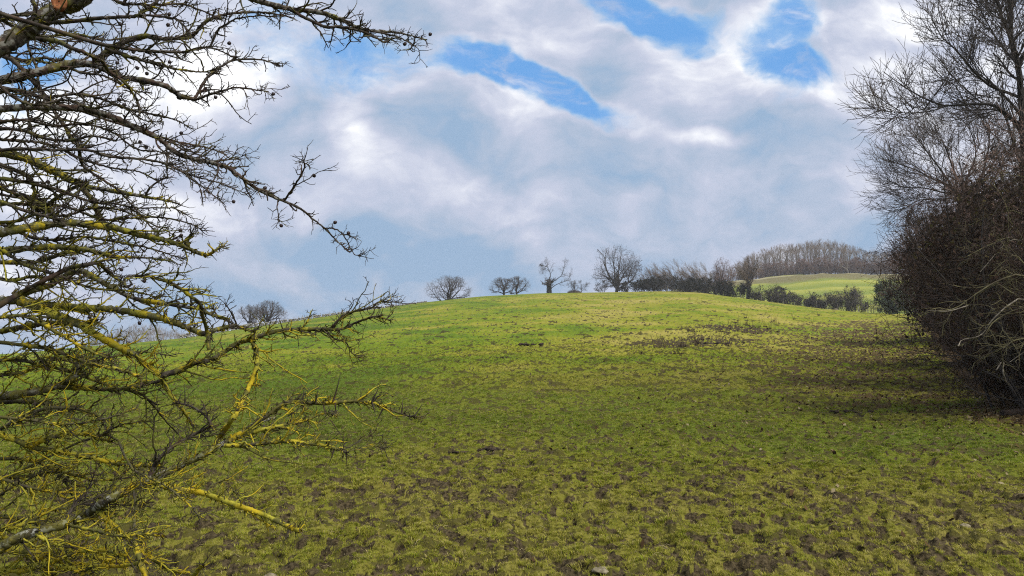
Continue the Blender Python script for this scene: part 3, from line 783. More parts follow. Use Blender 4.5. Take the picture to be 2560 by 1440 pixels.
for s in src:
    pale = .45 if s['r0'] >= 8 else 0.
    if s['r0'] == 11: pale = 1.35
    P, Rr_ = s['P'], s['R']
    li = s['li']
    if s['off']:
        q, r = rooted(s)
        P = np.concatenate([q[:, :-1], P], 1); Rr_ = np.concatenate([r[:, :-1], Rr_], 1); li = np.concatenate([np.full(11, li[0]), li])
    if s['r0'] >= 5.9:
        mb = MB(); mb.tubes(P - HO, Rr_, 8, lich=li[None, :], pale=pale)
        s['obj'] = mb.obj('bough', M_HAW, haw)
    else:
        tw.tubes(P - HO, Rr_, 6, lich=li[None, :], pale=pale)
# orange pruning scar on the biggest bough
kp = pt(163, 16, src[0]['d'])
mb = MB()
a = np.arange(14) * 2 * math.pi / 14
Vk = []
for rad, dz in ((.036, 0.), (.040, .012), (.031, .020), (.022, .014), (.004, .013)):
    jr = rad * (1 + .1 * rg.randn(14)); Vk.append(np.stack([np.cos(a) * jr * .9, np.full(14, -dz), np.sin(a) * jr * 1.15], 1))
Vk = np.concatenate(Vk)
qf = [[k * 14 + j, k * 14 + (j + 1) % 14, (k + 1) * 14 + (j + 1) % 14, (k + 1) * 14 + j] for k in range(4) for j in range(14)]
mb.add(Vk + (kp - HO) + np.array([0, -.034, 0]), qf)
scar = mb.obj('pruning_scar', bark('cut_wood', (.16, .05, .02), (.38, .16, .07), 30), src[0].get('obj') or haw)
scar['label'] = 'orange brown pruning scar on the thick pale bough'

# twigs: shoots, spurs and thorns
lev = []
TB = np.array([.55, 0, .06])
for s in src:
    P, Rr_ = s['P'], s['R']; k = s['d'] / F
    y0 = (s['P'][0, :, 2].mean())
    low = y0 < CZ + .30
    # shoots
    nk = max(1, int(s['L'] / (34 if not low else 23)))
    if s['L'] > 90:
        A, AR = grow(P, Rr_, nk, rg, .03, .72 if s['L'] > 250 else .85, absln=(100 if not low else 100) * k, lvar=.5, ang=48, avar=14, n=8, up=.02, wig=.20, rr=.62, tip=.5, prof=.75, rmin=1.15 * k, rmax=2.5 * k, bias=TB)
        lev.append((A, AR, s['li'].mean() + .26 * low, k, 1, low))
        nb2 = 5
        Bt, BR = grow(A, AR, nb2, rg, .08, 1., absln=25 * k, lvar=.5, ang=52, avar=16, n=5, up=.05, wig=.26, rr=.75, tip=.55, prof=.2, rmin=.95 * k, rmax=1.5 * k, bias=TB * .6)
        lev.append((Bt, BR, s['li'].mean() * .7 + .26 * low, k, 2, low))
        Ct, CR = grow(Bt, BR, 1 if not low else 2, rg, .35, 1., absln=12 * k, lvar=.5, ang=48, avar=14, n=3, up=.05, wig=.2, rr=.8, tip=.45, prof=.1, rmin=.8 * k, rmax=1.1 * k, bias=TB * .4)
        lev.append((Ct, CR, 0., k, 3, low))
    # spurs straight on the bough
    ns = max(2, int(s['L'] / (13 if not low else 13)))
    Sp, SR = grow(P, Rr_, ns, rg, .05, 1., absln=17 * k, lvar=.6, ang=62, avar=16, n=5, up=.04, wig=.30, rr=.75, tip=.62, prof=.1, rmin=1.2 * k, rmax=2.5 * k, bias=TB * .4)
    lev.append((Sp, SR, s['li'].mean(), k, 2, low))
    Ct, CR = grow(Sp, SR, 2, rg, .3, 1., absln=14 * k, lvar=.5, ang=50, avar=14, n=4, up=.04, wig=.25, rr=.75, tip=.5, prof=.1, rmin=.85 * k, rmax=1.3 * k, bias=TB * .4)
    lev.append((Ct, CR, s['li'].mean() * .5, k, 3, low))
    # crusty lichen knobs
    if s['li'].mean() > .4:
        Kn, KR = grow(P, Rr_, max(2, int(s['L'] * s['li'].mean() / 4.5)), rg, .0, 1., absln=8.5 * k, lvar=.5, ang=70, avar=22, n=3, wig=.35, rr=.62, tip=.7, prof=.1, rmin=1.3 * k, rmax=4.2 * k)
        lev.append((Kn, KR, s['li'].mean(), k, 1, low))
    # spray at the very tip
    if s['r0'] > 1.5:
        Tp, TR = grow(P, Rr_, 5, rg, .85, 1., absln=28 * k, lvar=.4, ang=34, avar=12, n=5, up=.03, wig=.2, rr=.9, tip=.5, prof=0., rmin=.95 * k, rmax=1.5 * k, bias=TB * .3)
        lev.append((Tp, TR, .1, k, 2, low))
        Ct, CR = grow(Tp, TR, 3, rg, .25, 1., absln=15 * k, lvar=.5, ang=48, avar=14, n=3, wig=.2, rr=.8, tip=.5, prof=.1, rmin=.8 * k, rmax=1.1 * k)
        lev.append((Ct, CR, 0., k, 3, low))
    if low:   # long single thorns
        th, thr = grow(P, Rr_, max(1, int(s['L'] / 60)), rg, .1, .95, absln=30 * k, lvar=.4, ang=80, avar=10, n=3, wig=.02, rr=.5, tip=.12, prof=0., rmax=2.0 * k)
        tw.tubes(th - HO, np.maximum(thr, .25 * k), 4)
berry_sites = []
for A, AR, li, k, l, low in lev:
    N = A.shape[1]
    tw.tubes(A - HO, AR, {1: 5, 2: 4, 3: 3}[l], lich=np.clip(li * (1.1 if l < 3 else .7) + .2 * rg.randn(len(A)), 0, 1)[:, None] * np.ones(N)[None, :])
    if l == 3 and not low: berry_sites.append(A[:, -1])
for x0, y0, x1, y1, rr0 in ((833,1004,852,931,2.4),(838,1007,838,1036,2.4),(930,1006,939,1041,2.2),(957,1022,940,1055,2.2),(1004,1034,1006,1000,2.2),(1036,1040,1056,1009,2.),(930,1004,954,951,2.),
                            (755,1006,760,969,2.),(790,1006,794,975,1.8),(835,1124,821,1162,2.4),(866,1131,866,1165,2.2),(826,1050,858,1097,1.4),(858,1097,846,1120,1.2),(720,1040,752,1018,1.8),(690,1025,691,1005,1.8),(640,1107,640,1130,2.),(462,1012,461,960,2.2),(498,1027,532,998,2.4),(860,1112,868,1101,2.)):
    dd = src[50]['d'] if y0 > 900 else 3.5
    q, r = poly(pt(np.array([x0, (x0 + x1) / 2 + 1, x1]), np.array([y0, (y0 + y1) / 2, y1]), np.full(3, dd)), np.array([rr0, .35]) * dd / F, 4)
    tw.tubes(q - HO, r, 4)
twigs = tw.obj('twigs', M_HAW, haw)
# dark shrivelled haws
m, nt, out = mat('haw_skin'); h = NT(nt)
principled(h, out, h.mix(h.noise(40, 2), (.010, .006, .007), (.030, .012, .012)), rough=.55, spec=.4)
bme = None
HAWS = [(1086,81),(1012,110),(683,235),(573,108),(423,36),(785,439),(839,537),(871,583),(703,564),(662,470),(584,504),(451,576),(453,589),(446,602),(297,249),(310,262),(453,333),(424,155),(515,224),(539,243),(444,247),(451,248),(240,107),(333,130),(241,407),(365,368),(214,429),(9,465),(317,542),(221,592),(184,646),(303,674),(362,699),(209,834),(478,760),(445,757),(290,948),(293,157),(343,170),(367,184),(22,187),(420,62),(300,60),(198,102),(350,355),(120,455),(160,560)]
for i, (hx, hy) in enumerate(HAWS):
    c = pt(hx, hy, 3.35 + .3 * rg.rand())
    best = None
    for A in berry_sites:
        if not len(A): continue
        dep = A[:, 1] * CP + (A[:, 2] - CZ) * SP
        ax = 1280 + F * A[:, 0] / dep; ay_ = 720 - F * (-A[:, 1] * SP + (A[:, 2] - CZ) * CP) / dep
        dq = (ax - hx) ** 2 + (ay_ - hy) ** 2
        j = int(np.argmin(dq))
        if best is None or dq[j] < best[0]: best = (dq[j], A[j], dep[j])
    ql = best[0] ** .5; tp_ = best[1]; c = tp_ + (pt(hx, hy, best[2]) - tp_) * min(1., 9. / max(ql, 1e-3)); rad = 4.6 * best[2] / F
    if bme is None:
        mb = MB(); ths = np.linspace(.02, math.pi - .02, 8); phs = np.arange(10) * 2 * math.pi / 10
        Vs = np.stack([np.sin(ths)[:, None] * np.cos(phs), np.sin(ths)[:, None] * np.sin(phs), np.cos(ths)[:, None] * 1.08 + 0 * phs], -1) * (1 + .06 * rg.randn(8, 10, 1))
        ii = np.arange(80).reshape(8, 10)
        mb.add(Vs.reshape(-1, 3), np.stack([ii[:-1], ii[1:], np.roll(ii, -1, 1)[1:], np.roll(ii, -1, 1)[:-1]], -1).reshape(-1, 4))
        bme = mb.mesh('berry'); bme.materials.append(m)
    o = bpy.data.objects.new('berry', bme); COL.objects.link(o); o.parent = haw; o.location = Vector(c - HO)
    o.scale = (rad,) * 3; o.rotation_euler = (rg.rand(), rg.rand(), rg.rand() * 6)
    # stalk to the nearest twig tip
    st, stR = poly([best[1], (best[1] + c) / 2 + [0, 0, .006], c + [0, 0, rad * .8]], [.0012, .001], 4)
    mb = MB().tubes((st - c) / rad, stR / rad, 3); so_ = mb.obj('stalk', M_HAW, o)

# ================================================================ BARE TREES ON THE SKYLINE
def depth_of(x, y, z): return y * CP + (z - CZ) * SP
def rc_at(px): return float(np.interp(float(azel(px, 780)[0]), AZT, RC))
def top_height(px, r, ytop):
    x, y, z = on_ground(px, r); e = float(azel(px, ytop)[1])
    return CZ + e * r - z

def leaf_quads(mb, C, size, rg, droop=0.):
    n = len(C)
    a = rg.randn(n, 3); a /= np.linalg.norm(a, axis=1, keepdims=True) + 1e-9
    b = np.cross(a, rg.randn(n, 3)); b /= np.linalg.norm(b, axis=1, keepdims=True) + 1e-9
    s = size * (.6 + .8 * rg.rand(n))[:, None]
    mb.quads(C, a * s, b * s * .6, rnd=rg.rand(n))

def branch_out(P, Rr, spec, rg, env=None, mb_big=None, mb_fine=None, off=0.):
    """successive levels; spec = list of dicts for grow(); the last two levels go to the fine mesh"""
    ends = None
    for i, s in enumerate(spec):
        s = dict(s); sides = s.pop('S', 3); fine = s.pop('fine', i >= len(spec) - 2)
        P, Rr = grow(P, Rr, rng=rg, env=env, **s)
        (mb_fine if fine else mb_big).tubes(P - off, Rr, sides)
        ends = P
    return ends

def traced_tree(name, label, cat, base_px, r, limbs, env, rg, spec, group=None, mats=(None, None), jitter=.5, buds=0, ivy=None, n_auto=0, rooty=0.):
    bx, by, bz = on_ground(base_px, r); dep = depth_of(bx, by, bz)
    t = thing(name, (bx, by, bz), label, cat, group); O = np.array([bx, by, bz])
    big, fine = MB(), MB()
    c, rad = env
    C = pt(c[0], c[1], dep); Rv = np.array([rad[0], rad[0] * .9, rad[1]]) * dep / F
    Ps = []
    for pl, ra in limbs:
        pl = np.array(pl, float); n = len(pl)
        off = np.cumsum(np.concatenate([[0], rg.randn(n - 1) * .35])) * jitter * Rv[0] * .5
        P3 = pt(pl[:, 0], pl[:, 1], dep + off)
        if pl[0, 1] > 0 and len(Ps) == 0: P3[0] = [bx, by, bz - .1]
        q, rr_ = poly(P3, np.array(ra) * dep / F, 14)
        big.tubes(q - O, rr_, 7); Ps.append((q, rr_))
    P = np.concatenate([a for a, b in Ps]); Rr = np.concatenate([b for a, b in Ps])
    # extra limbs towards and away from the viewer so that the crown is round
    if n_auto:
        q, rr_ = grow(Ps[0][0], Ps[0][1], n_auto, rg, t0=.55, t1=1., absln=Rv[2] * 1.25, ang=42, n=10, wig=.12, up=.05, rr=.55, tip=.3, prof=.1, env=(C, Rv))
        big.tubes(q - O, rr_, 6)
        P = np.concatenate([np.concatenate([p[:, np.linspace(0, p.shape[1] - 1, 10).astype(int)] for p, _ in Ps]), q]); Rr = np.concatenate([np.concatenate([p[:, np.linspace(0, p.shape[1] - 1, 10).astype(int)] for _, p in Ps]), rr_])
    ends = branch_out(P, Rr, spec, rg, (C, Rv), big, fine, O)
    big.obj('trunk', mats[0] or M_BARK, t); cr = fine.obj('crown', mats[1] or M_TWIG, t)
    if buds:
        b = MB(); leaf_quads(b, ends[:, -1] - O, buds, rg); b.obj('seed_clusters', M_BUD, t)
    if ivy is not None:
        b = MB(); q, rr_ = Ps[0]; n = ivy[0]
        i = rg.rand(n) * ivy[2] * (q.shape[1] - 1); k = i.astype(int); w_ = (i - k)[:, None]
        pp = q[0, k] * (1 - w_) + q[0, np.minimum(k + 1, q.shape[1] - 1)] * w_
        d = rg.randn(n, 3); d[:, 2] *= .4; d /= np.linalg.norm(d, axis=1, keepdims=True)
        leaf_quads(b, pp + d * (rr_[0, k] * (1. + ivy[1] * rg.rand(n)))[:, None] - O, .11, rg); b.obj('ivy', M_IVY, t)
    return t

rg = RS(44)
SPEC = lambda L, rm=.014, k=(7, 7, 6): [

    dict(K=k[0], t0=.25, absln=.42 * L, ang=42, n=6, wig=.16, up=.05, rr=.6, tip=.35, prof=.4, fine=False, S=5),
    dict(K=k[1], t0=.15, absln=.22 * L, ang=44, n=5, wig=.2, up=.04, rr=.6, tip=.4, prof=.35, S=4, rmin=rm * 1.1),
    dict(K=k[2], t0=.15, absln=.105 * L, ang=42, n=4, wig=.2, up=.06, rr=.65, tip=.5, prof=.3, S=3, rmin=rm * .72)]

g_oak = traced_tree('ash_tree', 'biggest rounded bare tree standing alone on the hill crest', 'tree', 1542, rc_at(1542) + 5,
    [([(1542,732),(1542,722),(1542,711)], (4.2,3.4,3.0)),
     ([(1542,716),(1538,712),(1529,698),(1518,678),(1513,659),(1511,643),(1498,628)], (2.4,1.5,.5)),
     ([(1541,713),(1540,703),(1536,688),(1536,672),(1533,652),(1531,627)], (2.2,1.3,.4)),
     ([(1543,712),(1546,700),(1546,682),(1549,661),(1552,640)], (2.2,1.3,.4)),
     ([(1544,709),(1553,699),(1560,684),(1569,670),(1574,650)], (2.0,1.2,.4)),
     ([(1544,715),(1554,709),(1570,708),(1579,701),(1588,686),(1592,672)], (2.2,1.2,.4)),
     ([(1570,708),(1571,696),(1576,677),(1583,661)], (1.4,1.,.4)),
     ([(1530,700),(1522,700),(1513,690),(1498,684)], (1.4,.9,.4))],
    ((1540, 669), (62, 57)), rg, SPEC(11, .016, (8, 7, 5)), buds=.10, n_auto=2)
for c in g_oak.children:
    pass
pol = traced_tree('broken_tree', 'ivy clad broken tree with two tall thin limbs beside the low shrub on the crest', 'tree', 1373, rc_at(1373) + 4,
    [([(1374,732),(1373,718),(1373,706)], (5.6,4.6,2.6)),
     ([(1373,708),(1373,696),(1376,690),(1374,678),(1369,668),(1364,658),(1366,644)], (1.7,.7,.2)),
     ([(1376,709),(1381,705),(1393,697),(1404,688),(1409,674),(1411,663),(1413,652)], (1.4,.7,.2)),
     ([(1376,722),(1380,719),(1390,712),(1402,707),(1413,703),(1422,696),(1424,683)], (1.3,.7,.2)),
     ([(1369,668),(1358,664),(1350,662)], (.9,.5,.3)), ([(1374,678),(1366,672),(1356,676)], (.9,.5,.3))],
    ((1390, 684), (45, 44)), rg, [dict(K=10, t0=.4, absln=2.3, ang=45, n=5, wig=.2, up=.04, rr=.5, tip=.4, prof=.3, S=4, rmin=.02), dict(K=9, t0=.1, absln=1.1, ang=42, n=4, wig=.2, rr=.6, tip=.5, prof=.3, S=3, rmin=.013), dict(K=3, t0=.1, absln=.5, ang=42, n=3, wig=.2, rr=.6, tip=.5, prof=.3, S=3, rmin=.01)],
    jitter=.25, ivy=(900, .35, 1.))
traced_tree('oak_tree', 'wide low bare oak with many stems, left of the twin oaks on the crest', 'tree', 1121, rc_at(1121) + 5,
    [([(1121,760),(1120,750),(1120,742)], (3.2,2.4,2.)),
     ([(1118,752),(1120,732),(1125,720),(1122,705),(1117,695)], (1.9,1.2,.4)), ([(1123,752),(1128,730),(1140,715),(1142,700)], (1.8,1.1,.4)),
     ([(1125,751),(1140,735),(1152,720),(1151,704)], (1.7,1.,.4)), ([(1117,756),(1102,752),(1090,742),(1082,730),(1075,722)], (1.7,1.,.4)),
     ([(1119,735),(1106,722),(1100,710)], (1.3,.9,.4)), ([(1126,750),(1142,744),(1160,743),(1174,738)], (1.4,.9,.4))],
    ((1121, 724), (61, 34)), rg, SPEC(9, .015, (8, 7, 5)), n_auto=2)
traced_tree('oak_tree', 'left of two touching bare oaks, leaning outwards on the crest', 'tree', 1260, rc_at(1260) + 5,
    [([(1260,740),(1260,730),(1261,718)], (2.8,2.2,1.6)), ([(1259,734),(1247,730),(1237,728),(1225,723)], (1.6,.9,.4)), ([(1261,719),(1255,706),(1248,699)], (1.3,.9,.4)),
     ([(1261,722),(1268,709),(1270,701)], (1.2,.8,.4)), ([(1261,733),(1274,729),(1284,722),(1288,712)], (1.5,.9,.4)), ([(1260,724),(1248,716),(1238,708)], (1.2,.8,.4))],
    ((1253, 715), (35, 21)), rg, SPEC(6.5, .015, (7, 6, 5)), n_auto=2)
traced_tree('oak_tree', 'right of two touching bare oaks, taller and upright on the crest', 'tree', 1292, rc_at(1292) + 6,
    [([(1292,738),(1291,728),(1292,715)], (2.4,1.9,1.4)), ([(1292,716),(1297,704),(1296,696)], (1.2,.8,.4)), ([(1292,720),(1284,708),(1280,698)], (1.2,.8,.4)),
     ([(1293,733),(1302,728),(1310,719),(1316,708)], (1.4,.9,.4)), ([(1291,732),(1281,733),(1276,734)], (1.4,.9,.5))],
    ((1296, 714), (32, 24)), rg, SPEC(6.5, .015, (7, 6, 5)), n_auto=2)
traced_tree('oak_tree', 'smaller left tree of the bare pair behind the hawthorn twigs', 'tree', 622, rc_at(622) + 6,
    [([(622,824),(621,812),(622,804)], (2.6,2.,1.6)), ([(622,806),(610,795),(602,782)], (1.3,.9,.4)), ([(622,804),(626,788),(624,772)], (1.3,.9,.4)), ([(622,805),(636,794),(644,782)], (1.2,.8,.4))],
    ((622, 788), (33, 27)), rg, SPEC(6.5, .016, (8, 6, 5)), n_auto=2)
traced_tree('oak_tree', 'taller right tree of the bare pair behind the hawthorn twigs', 'tree', 669, rc_at(669) + 6,
    [([(669,818),(668,805),(669,795)], (3.2,2.6,2.)), ([(668,806),(655,795),(648,778)], (1.6,1.,.4)), ([(669,797),(666,780),(662,764)], (1.6,1.,.4)), ([(669,797),(680,782),(682,765)], (1.5,1.,.4)), ([(669,804),(690,794),(702,784)], (1.5,.9,.4))],
    ((672, 784), (46, 32)), rg, SPEC(8, .016, (8, 7, 5)), n_auto=2)

def shrub(name, label, cat, px, r, W, H, rg, stems=9, k=(6, 6, 5), rm=.02, mats=None, leaves=0, lsize=.1, lmat=None, group=None, lean=0., pos=None, base_sp=.22, low=.0, stem_r=None, spread=38, up=.05, lcore=1.):
    """multi-stemmed bush: stems, twigs and (optional) leaves, evergreen or added inside to darken it"""
    x, y, z = pos if pos is not None else on_ground(px, r)
    t = thing(name, (x, y, z), label, cat, group)
    O = np.zeros(3); C = np.array([lean * .5, 0, H * (.5 + low * .5)]); Rv = np.array([W / 2, W / 2 * .9, H * (.53 - low * .4)])
    a = rg.rand(stems) * 6.283; rd = np.sqrt(rg.rand(stems)) * W * base_sp
    b = np.stack([np.cos(a) * rd, np.sin(a) * rd, np.full(stems, -.1)], 1)
    big, fine = MB(), MB()
    seed = np.stack([b, b + [0, 0, .3]], 1)
    d0 = np.stack([np.cos(a) * .55 + lean / H * .5, np.sin(a) * .55, np.ones(stems)], 1)
    n = 9; P = np.zeros((stems, n, 3)); P[:, 0] = b
    d = d0 * np.array([math.tan(R(spread)), math.tan(R(spread)), 1]) + .12 * rg.randn(stems, 3); d /= np.linalg.norm(d, axis=1, keepdims=True)
    ln = H * (.75 + .3 * rg.rand(stems))
    for i in range(1, n):
        d = d + .12 * rg.randn(stems, 3) + [lean / H * .06, 0, .02]; d /= np.linalg.norm(d, axis=1, keepdims=True)
        P[:, i] = P[:, i - 1] + d * (ln / (n - 1))[:, None]
    q1_ = np.linalg.norm((P[:, -1] - C) / Rv, axis=1); sc_ = np.clip(1 / np.maximum(q1_, 1e-3), .5, 1)
    P = P[:, :1] + (P - P[:, :1]) * sc_[:, None, None]
    sr = stem_r or H * .011
    Rr = sr * (.7 + .6 * rg.rand(stems))[:, None] * np.linspace(1, .3, n)[None, :]
    big.tubes(P, Rr, 5)
    c0 = np.array([0, 0, -.16])
    big.tubes(np.stack([np.repeat(c0[None], stems, 0), (c0 + b) / 2, b + [0, 0, .02]], 1), np.full((stems, 3), sr * .8), 5)
    sp = [dict(K=k[0], t0=.04, absln=.42 * H, ang=48, n=6, wig=.2, up=up, rr=.55, tip=.35, prof=.35, fine=False, S=4, rmin=rm * 1.2),
          dict(K=k[1], t0=.1, absln=.22 * H, ang=48, n=5, wig=.24, up=up, rr=.6, tip=.4, prof=.3, S=3, rmin=rm),
          dict(K=k[2], t0=.1, absln=.11 * H, ang=46, n=4, wig=.25, up=up, rr=.65, tip=.5, prof=.3, S=3, rmin=rm * .8)]
    ends = branch_out(P, Rr, sp, rg, (C, Rv), big, fine, O)
    big.obj('stems', mats[0] if mats else M_BARK, t); fine.obj('twigs', mats[1] if mats else M_TWIG, t)
    if leaves:
        lb = MB(); j = rg.randint(0, len(ends), leaves); w_ = rg.rand(leaves, 1)
        pp = ends[j, 0] * (1 - w_) + ends[j, -1] * w_
        if lcore < 1:
            pp = C + (pp - C) * lcore  # leaves drawn inward, added to make the bush interior dense and dark
        ph_ = rg.randn(leaves, 3) * lsize * 1.5
        pp = pp + ph_; pp[:, 2] = np.maximum(pp[:, 2], .05)
        leaf_quads(lb, pp, lsize, rg); lb.obj('foliage', lmat or M_DARKLEAF, t)
    return t

DM = (M_BARK, M_TWIG); RM = (M_BARK, M_RUST)
# shrubs on the crest round the big tree
shrub('thorn_bush', 'low spreading bare shrub between the broken tree and the big round tree', 'bush', 1447, rc_at(1447) + 5, 7.0, 3.6, rg, 8, (5, 6, 5), .018, DM)
shrub('thorn_bush', 'small dark bush at the left foot of the big round tree', 'bush', 1505, rc_at(1505) + 3, 4.2, 3.9, rg, 6, (6, 6, 5), .018, DM, 250, .12)
shrub('thorn_bush', 'small dark bush touching the right foot of the big round tree', 'bush', 1562, rc_at(1562) + 4, 2.6, 2.2, rg, 6, (5, 5, 4), .018, DM, 300, .12)
# low heap of cut brush
x, y, z = on_ground(1436, rc_at(1436) + 3)
t = thing('brush_heap', (x, y, z), 'low dark heap of cut brush under the spreading bare shrub', 'brush heap')
mb = MB(); n = 420; a = rg.rand(n) * 6.283; u_ = np.sqrt(rg.rand(n)); C0 = np.stack([np.cos(a) * u_ * 1.5, np.sin(a) * u_ * .8, (1 - u_ ** 2) * .75 * rg.rand(n)], 1)
dv = rg.randn(n, 3) * [.5, .3, .12]
mb.tubes(np.stack([C0 - dv, C0 + rg.randn(n, 3) * .05, C0 + dv], 1), np.full((n, 3), .03), 3); mb.obj('sticks', M_TWIG, t)

# hedge of dark thorns behind the fence, along the crest and down to the right
HB = [(1590,703,34,.5),(1613,700,34,1),(1640,696,42,1),(1668,690,46,1),(1700,694,44,1),(1732,696,44,1),(1762,698,42,1),(1792,702,40,1),(1822,706,40,1),(1848,712,34,1),
      (1925,712,40,.6),(1958,722,40,.25),(1992,726,46,.2),(2024,738,42,.3),(2056,745,40,.35)]
HL = ['dark thorn bush at the left end of the crest hedge', 'dark thorn bush second along the crest hedge under leaning trees', 'broad dark evergreen bush under the first leaning trees',
      'tallest dark evergreen bush of the crest hedge', 'dense dark bush behind the fence on the crest', 'dark bush under the middle of the leaning trees', 'dark bush behind the fence where the crest turns down',
      'dark bush beneath the reddish tree', 'dark bush just left of the ivy clad hedge tree', 'dark bush touching the ivy clad hedge tree', 'rounded dark bush right of the ivy clad hedge tree',
      'greyish bush below the far green field, second from the ivy clad tree', 'greyish bush of mid size in the lower hedge', 'low dark bush in the dip of the lower hedge', 'lowest dark bush beside the big rounded grey bush']
for (px, yt, wpx, dk), lab in zip(HB, HL):
    r = rc_at(px) + 3.2
    shrub('hedge_bush', lab, 'bush', px, r, wpx * r / F * (1.9 + .7 * rg.rand()), max(2.4, top_height(px, r, yt - 2)), rg, 10, (6, 6, 4), .020, DM, int(2600 * dk), .12, M_DARKLEAF, group='bushes of the field hedge', base_sp=.36, low=-.1)
for px, yt, lab in ((1908, 728, 'low thorny scrub beside the spindly sapling'), (1942, 736, 'low scrub filling the lower hedge under the rounded dark bush'), (1975, 744, 'low scrub in the middle of the lower hedge'), (2008, 751, 'low scrub where the lower hedge dips'),
                    (2040, 757, 'low scrub above the pale stone of the lower hedge'), (2074, 760, 'low scrub at the left side of the big rounded grey bush'), (2140, 752, 'low scrub at the right side of the big rounded grey bush')):
    r = rc_at(px) + 2.2
    shrub('hedge_scrub', lab, 'scrub', px, r, 5.2, max(1.7, top_height(px, r, yt)), rg, 9, (6, 6, 4), .018, DM, 800, .11, M_DARKLEAF, group='bushes of the field hedge', base_sp=.36, low=-.1)
r = rc_at(2112) + 5
shrub('hedge_bush', 'big rounded grey bush standing out of the lower hedge', 'bush', 2110, r, 9.0, top_height(2110, r, 714), rg, 14, (8, 8, 5), .018, DM, 1600, .12, group='bushes of the field hedge', low=-.15, base_sp=.3)
for px, yt, lab in ((2156, 728, 'thin upright sapling right of the big rounded grey bush'), (2184, 738, 'left of two slim saplings by the field gate'), (2203, 734, 'right of two slim saplings by the field gate'), (1887, 704, 'spindly sapling right of the ivy clad hedge tree')):
    r = rc_at(px) + 3
    shrub('sapling', lab, 'sapling', px, r, 2.6, top_height(px, r, yt), rg, 5, (5, 5, 4), .016, DM, spread=14)
r = rc_at(2243) - 4
shrub('evergreen_bush', 'large dark green bush at the far end of the thicket by the gate', 'bush', 2250, r, 7.4, top_height(2250, r, 690), rg, 12, (7, 7, 5), .016, DM, 11000, .13, M_HOLLY, low=-.1, base_sp=.3)

# trees leaning with the wind behind the hedge
def wind_tree(seed, label, pos):
    rg = RS(seed); H = 10.
    t = thing('leaning_tree', pos, label, 'tree', 'wind bent trees behind the crest hedge')
    big, fine = MB(), MB()
    st = 4; a = rg.rand(st) * 6.28
    P = np.zeros((st, 10, 3)); P[:, 0] = np.stack([np.cos(a) * .5, np.sin(a) * .5, a * 0 - .1], 1)
    d = np.stack([-1.15 + .25 * rg.randn(st), .25 * rg.randn(st), np.ones(st)], 1)
    for i in range(1, 10):
        d = d + .09 * rg.randn(st, 3) + [-.03, 0, .0]; d /= np.linalg.norm(d, axis=1, keepdims=True)
        P[:, i] = P[:, i - 1] + d * (H * (.75 + .25 * rg.rand(st, 1))) / 9
    Rr = .085 * np.linspace(1, .3, 10)[None, :] * (.8 + .4 * rg.rand(st, 1)); big.tubes(P, Rr, 5)
    sp = [dict(K=12, t0=.25, absln=3.4, ang=24, n=6, wig=.09, up=.02, rr=.5, tip=.35, prof=.45, S=4, rmin=.024, bias=np.array([-.3, 0, .05]), fine=False),
          dict(K=7, t0=.1, absln=1.7, ang=24, n=5, wig=.09, up=.05, rr=.6, tip=.4, prof=.35, S=3, rmin=.018, bias=np.array([-.18, 0, .1])),
          dict(K=4, t0=.2, absln=.8, ang=24, n=3, wig=.09, up=.05, rr=.6, tip=.5, prof=.3, S=3, rmin=.014)]
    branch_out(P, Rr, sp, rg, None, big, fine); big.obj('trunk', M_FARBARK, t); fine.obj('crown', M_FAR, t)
    return t
WT = [(1646,652,'leaning bare tree nearest the big round tree'),(1664,648,'second leaning tree from the big round tree'),(1684,655,'third leaning tree from the big round tree, lower'),(1706,640,'slender leaning tree with a pale gap on its right'),
      (1736,642,'tall leaning tree right of the pale gap'),(1757,640,'tallest of the leaning trees behind the hedge'),(1776,644,'leaning tree left of the reddish tree'),(1793,655,'last leaning tree, touching the reddish tree'),(1722,668,'short leaning tree low behind the dark bushes'),(1625,664,'low leaning bare tree right behind the big round tree'),(1674,660,'thin leaning tree between the second and third'),(1748,660,'short leaning tree before the tallest one')]
protos = []
for i, (px, yt, lab) in enumerate(WT):
    r = rc_at(px) + 9 + 4 * rg.rand(); pos = on_ground(px + 30, r); hh = top_height(px, r, yt)
    if i < 3:
        t = wind_tree(300 + i, lab, pos); protos.append(t)
    else:
        t = copy_thing(protos[i % 3], pos, .35 * (rg.rand() - .5), 1, lab)
    t.scale = (hh / 10.2 * (.9 + .2 * rg.rand()), hh / 10.2, hh / 10.2)
r = rc_at(1812) + 9
shrub('reddish_tree', 'upright reddish twigged tree between leaning trees and ivy clad tree', 'tree', 1812, r, 6.2, top_height(1812, r, 643), rg, 11, (8, 7, 5), .016, RM, spread=20, base_sp=.18, up=.08)
r = rc_at(1872) + 1.5
traced_tree('hedge_tree', 'bare tree with dark ivy trunk standing in the fence line', 'tree', 1872, r,
    [([(1872,748),(1872,728),(1871,709),(1870,692)], (3.4,3.,2.6,1.8)), ([(1872,709),(1881,693),(1891,675),(1893,660)], (1.8,1.1,.4)), ([(1870,694),(1862,678),(1858,660)], (1.6,1.,.4)), ([(1871,692),(1873,672),(1872,650)], (1.6,1.,.4)), ([(1871,700),(1856,690),(1846,676)], (1.3,.8,.4))],
    ((1868, 672), (36, 34)), rg, SPEC(7.5, .016, (8, 7, 5)), n_auto=3, ivy=(1300, .75, .75), mats=(M_BARK, M_FAR))

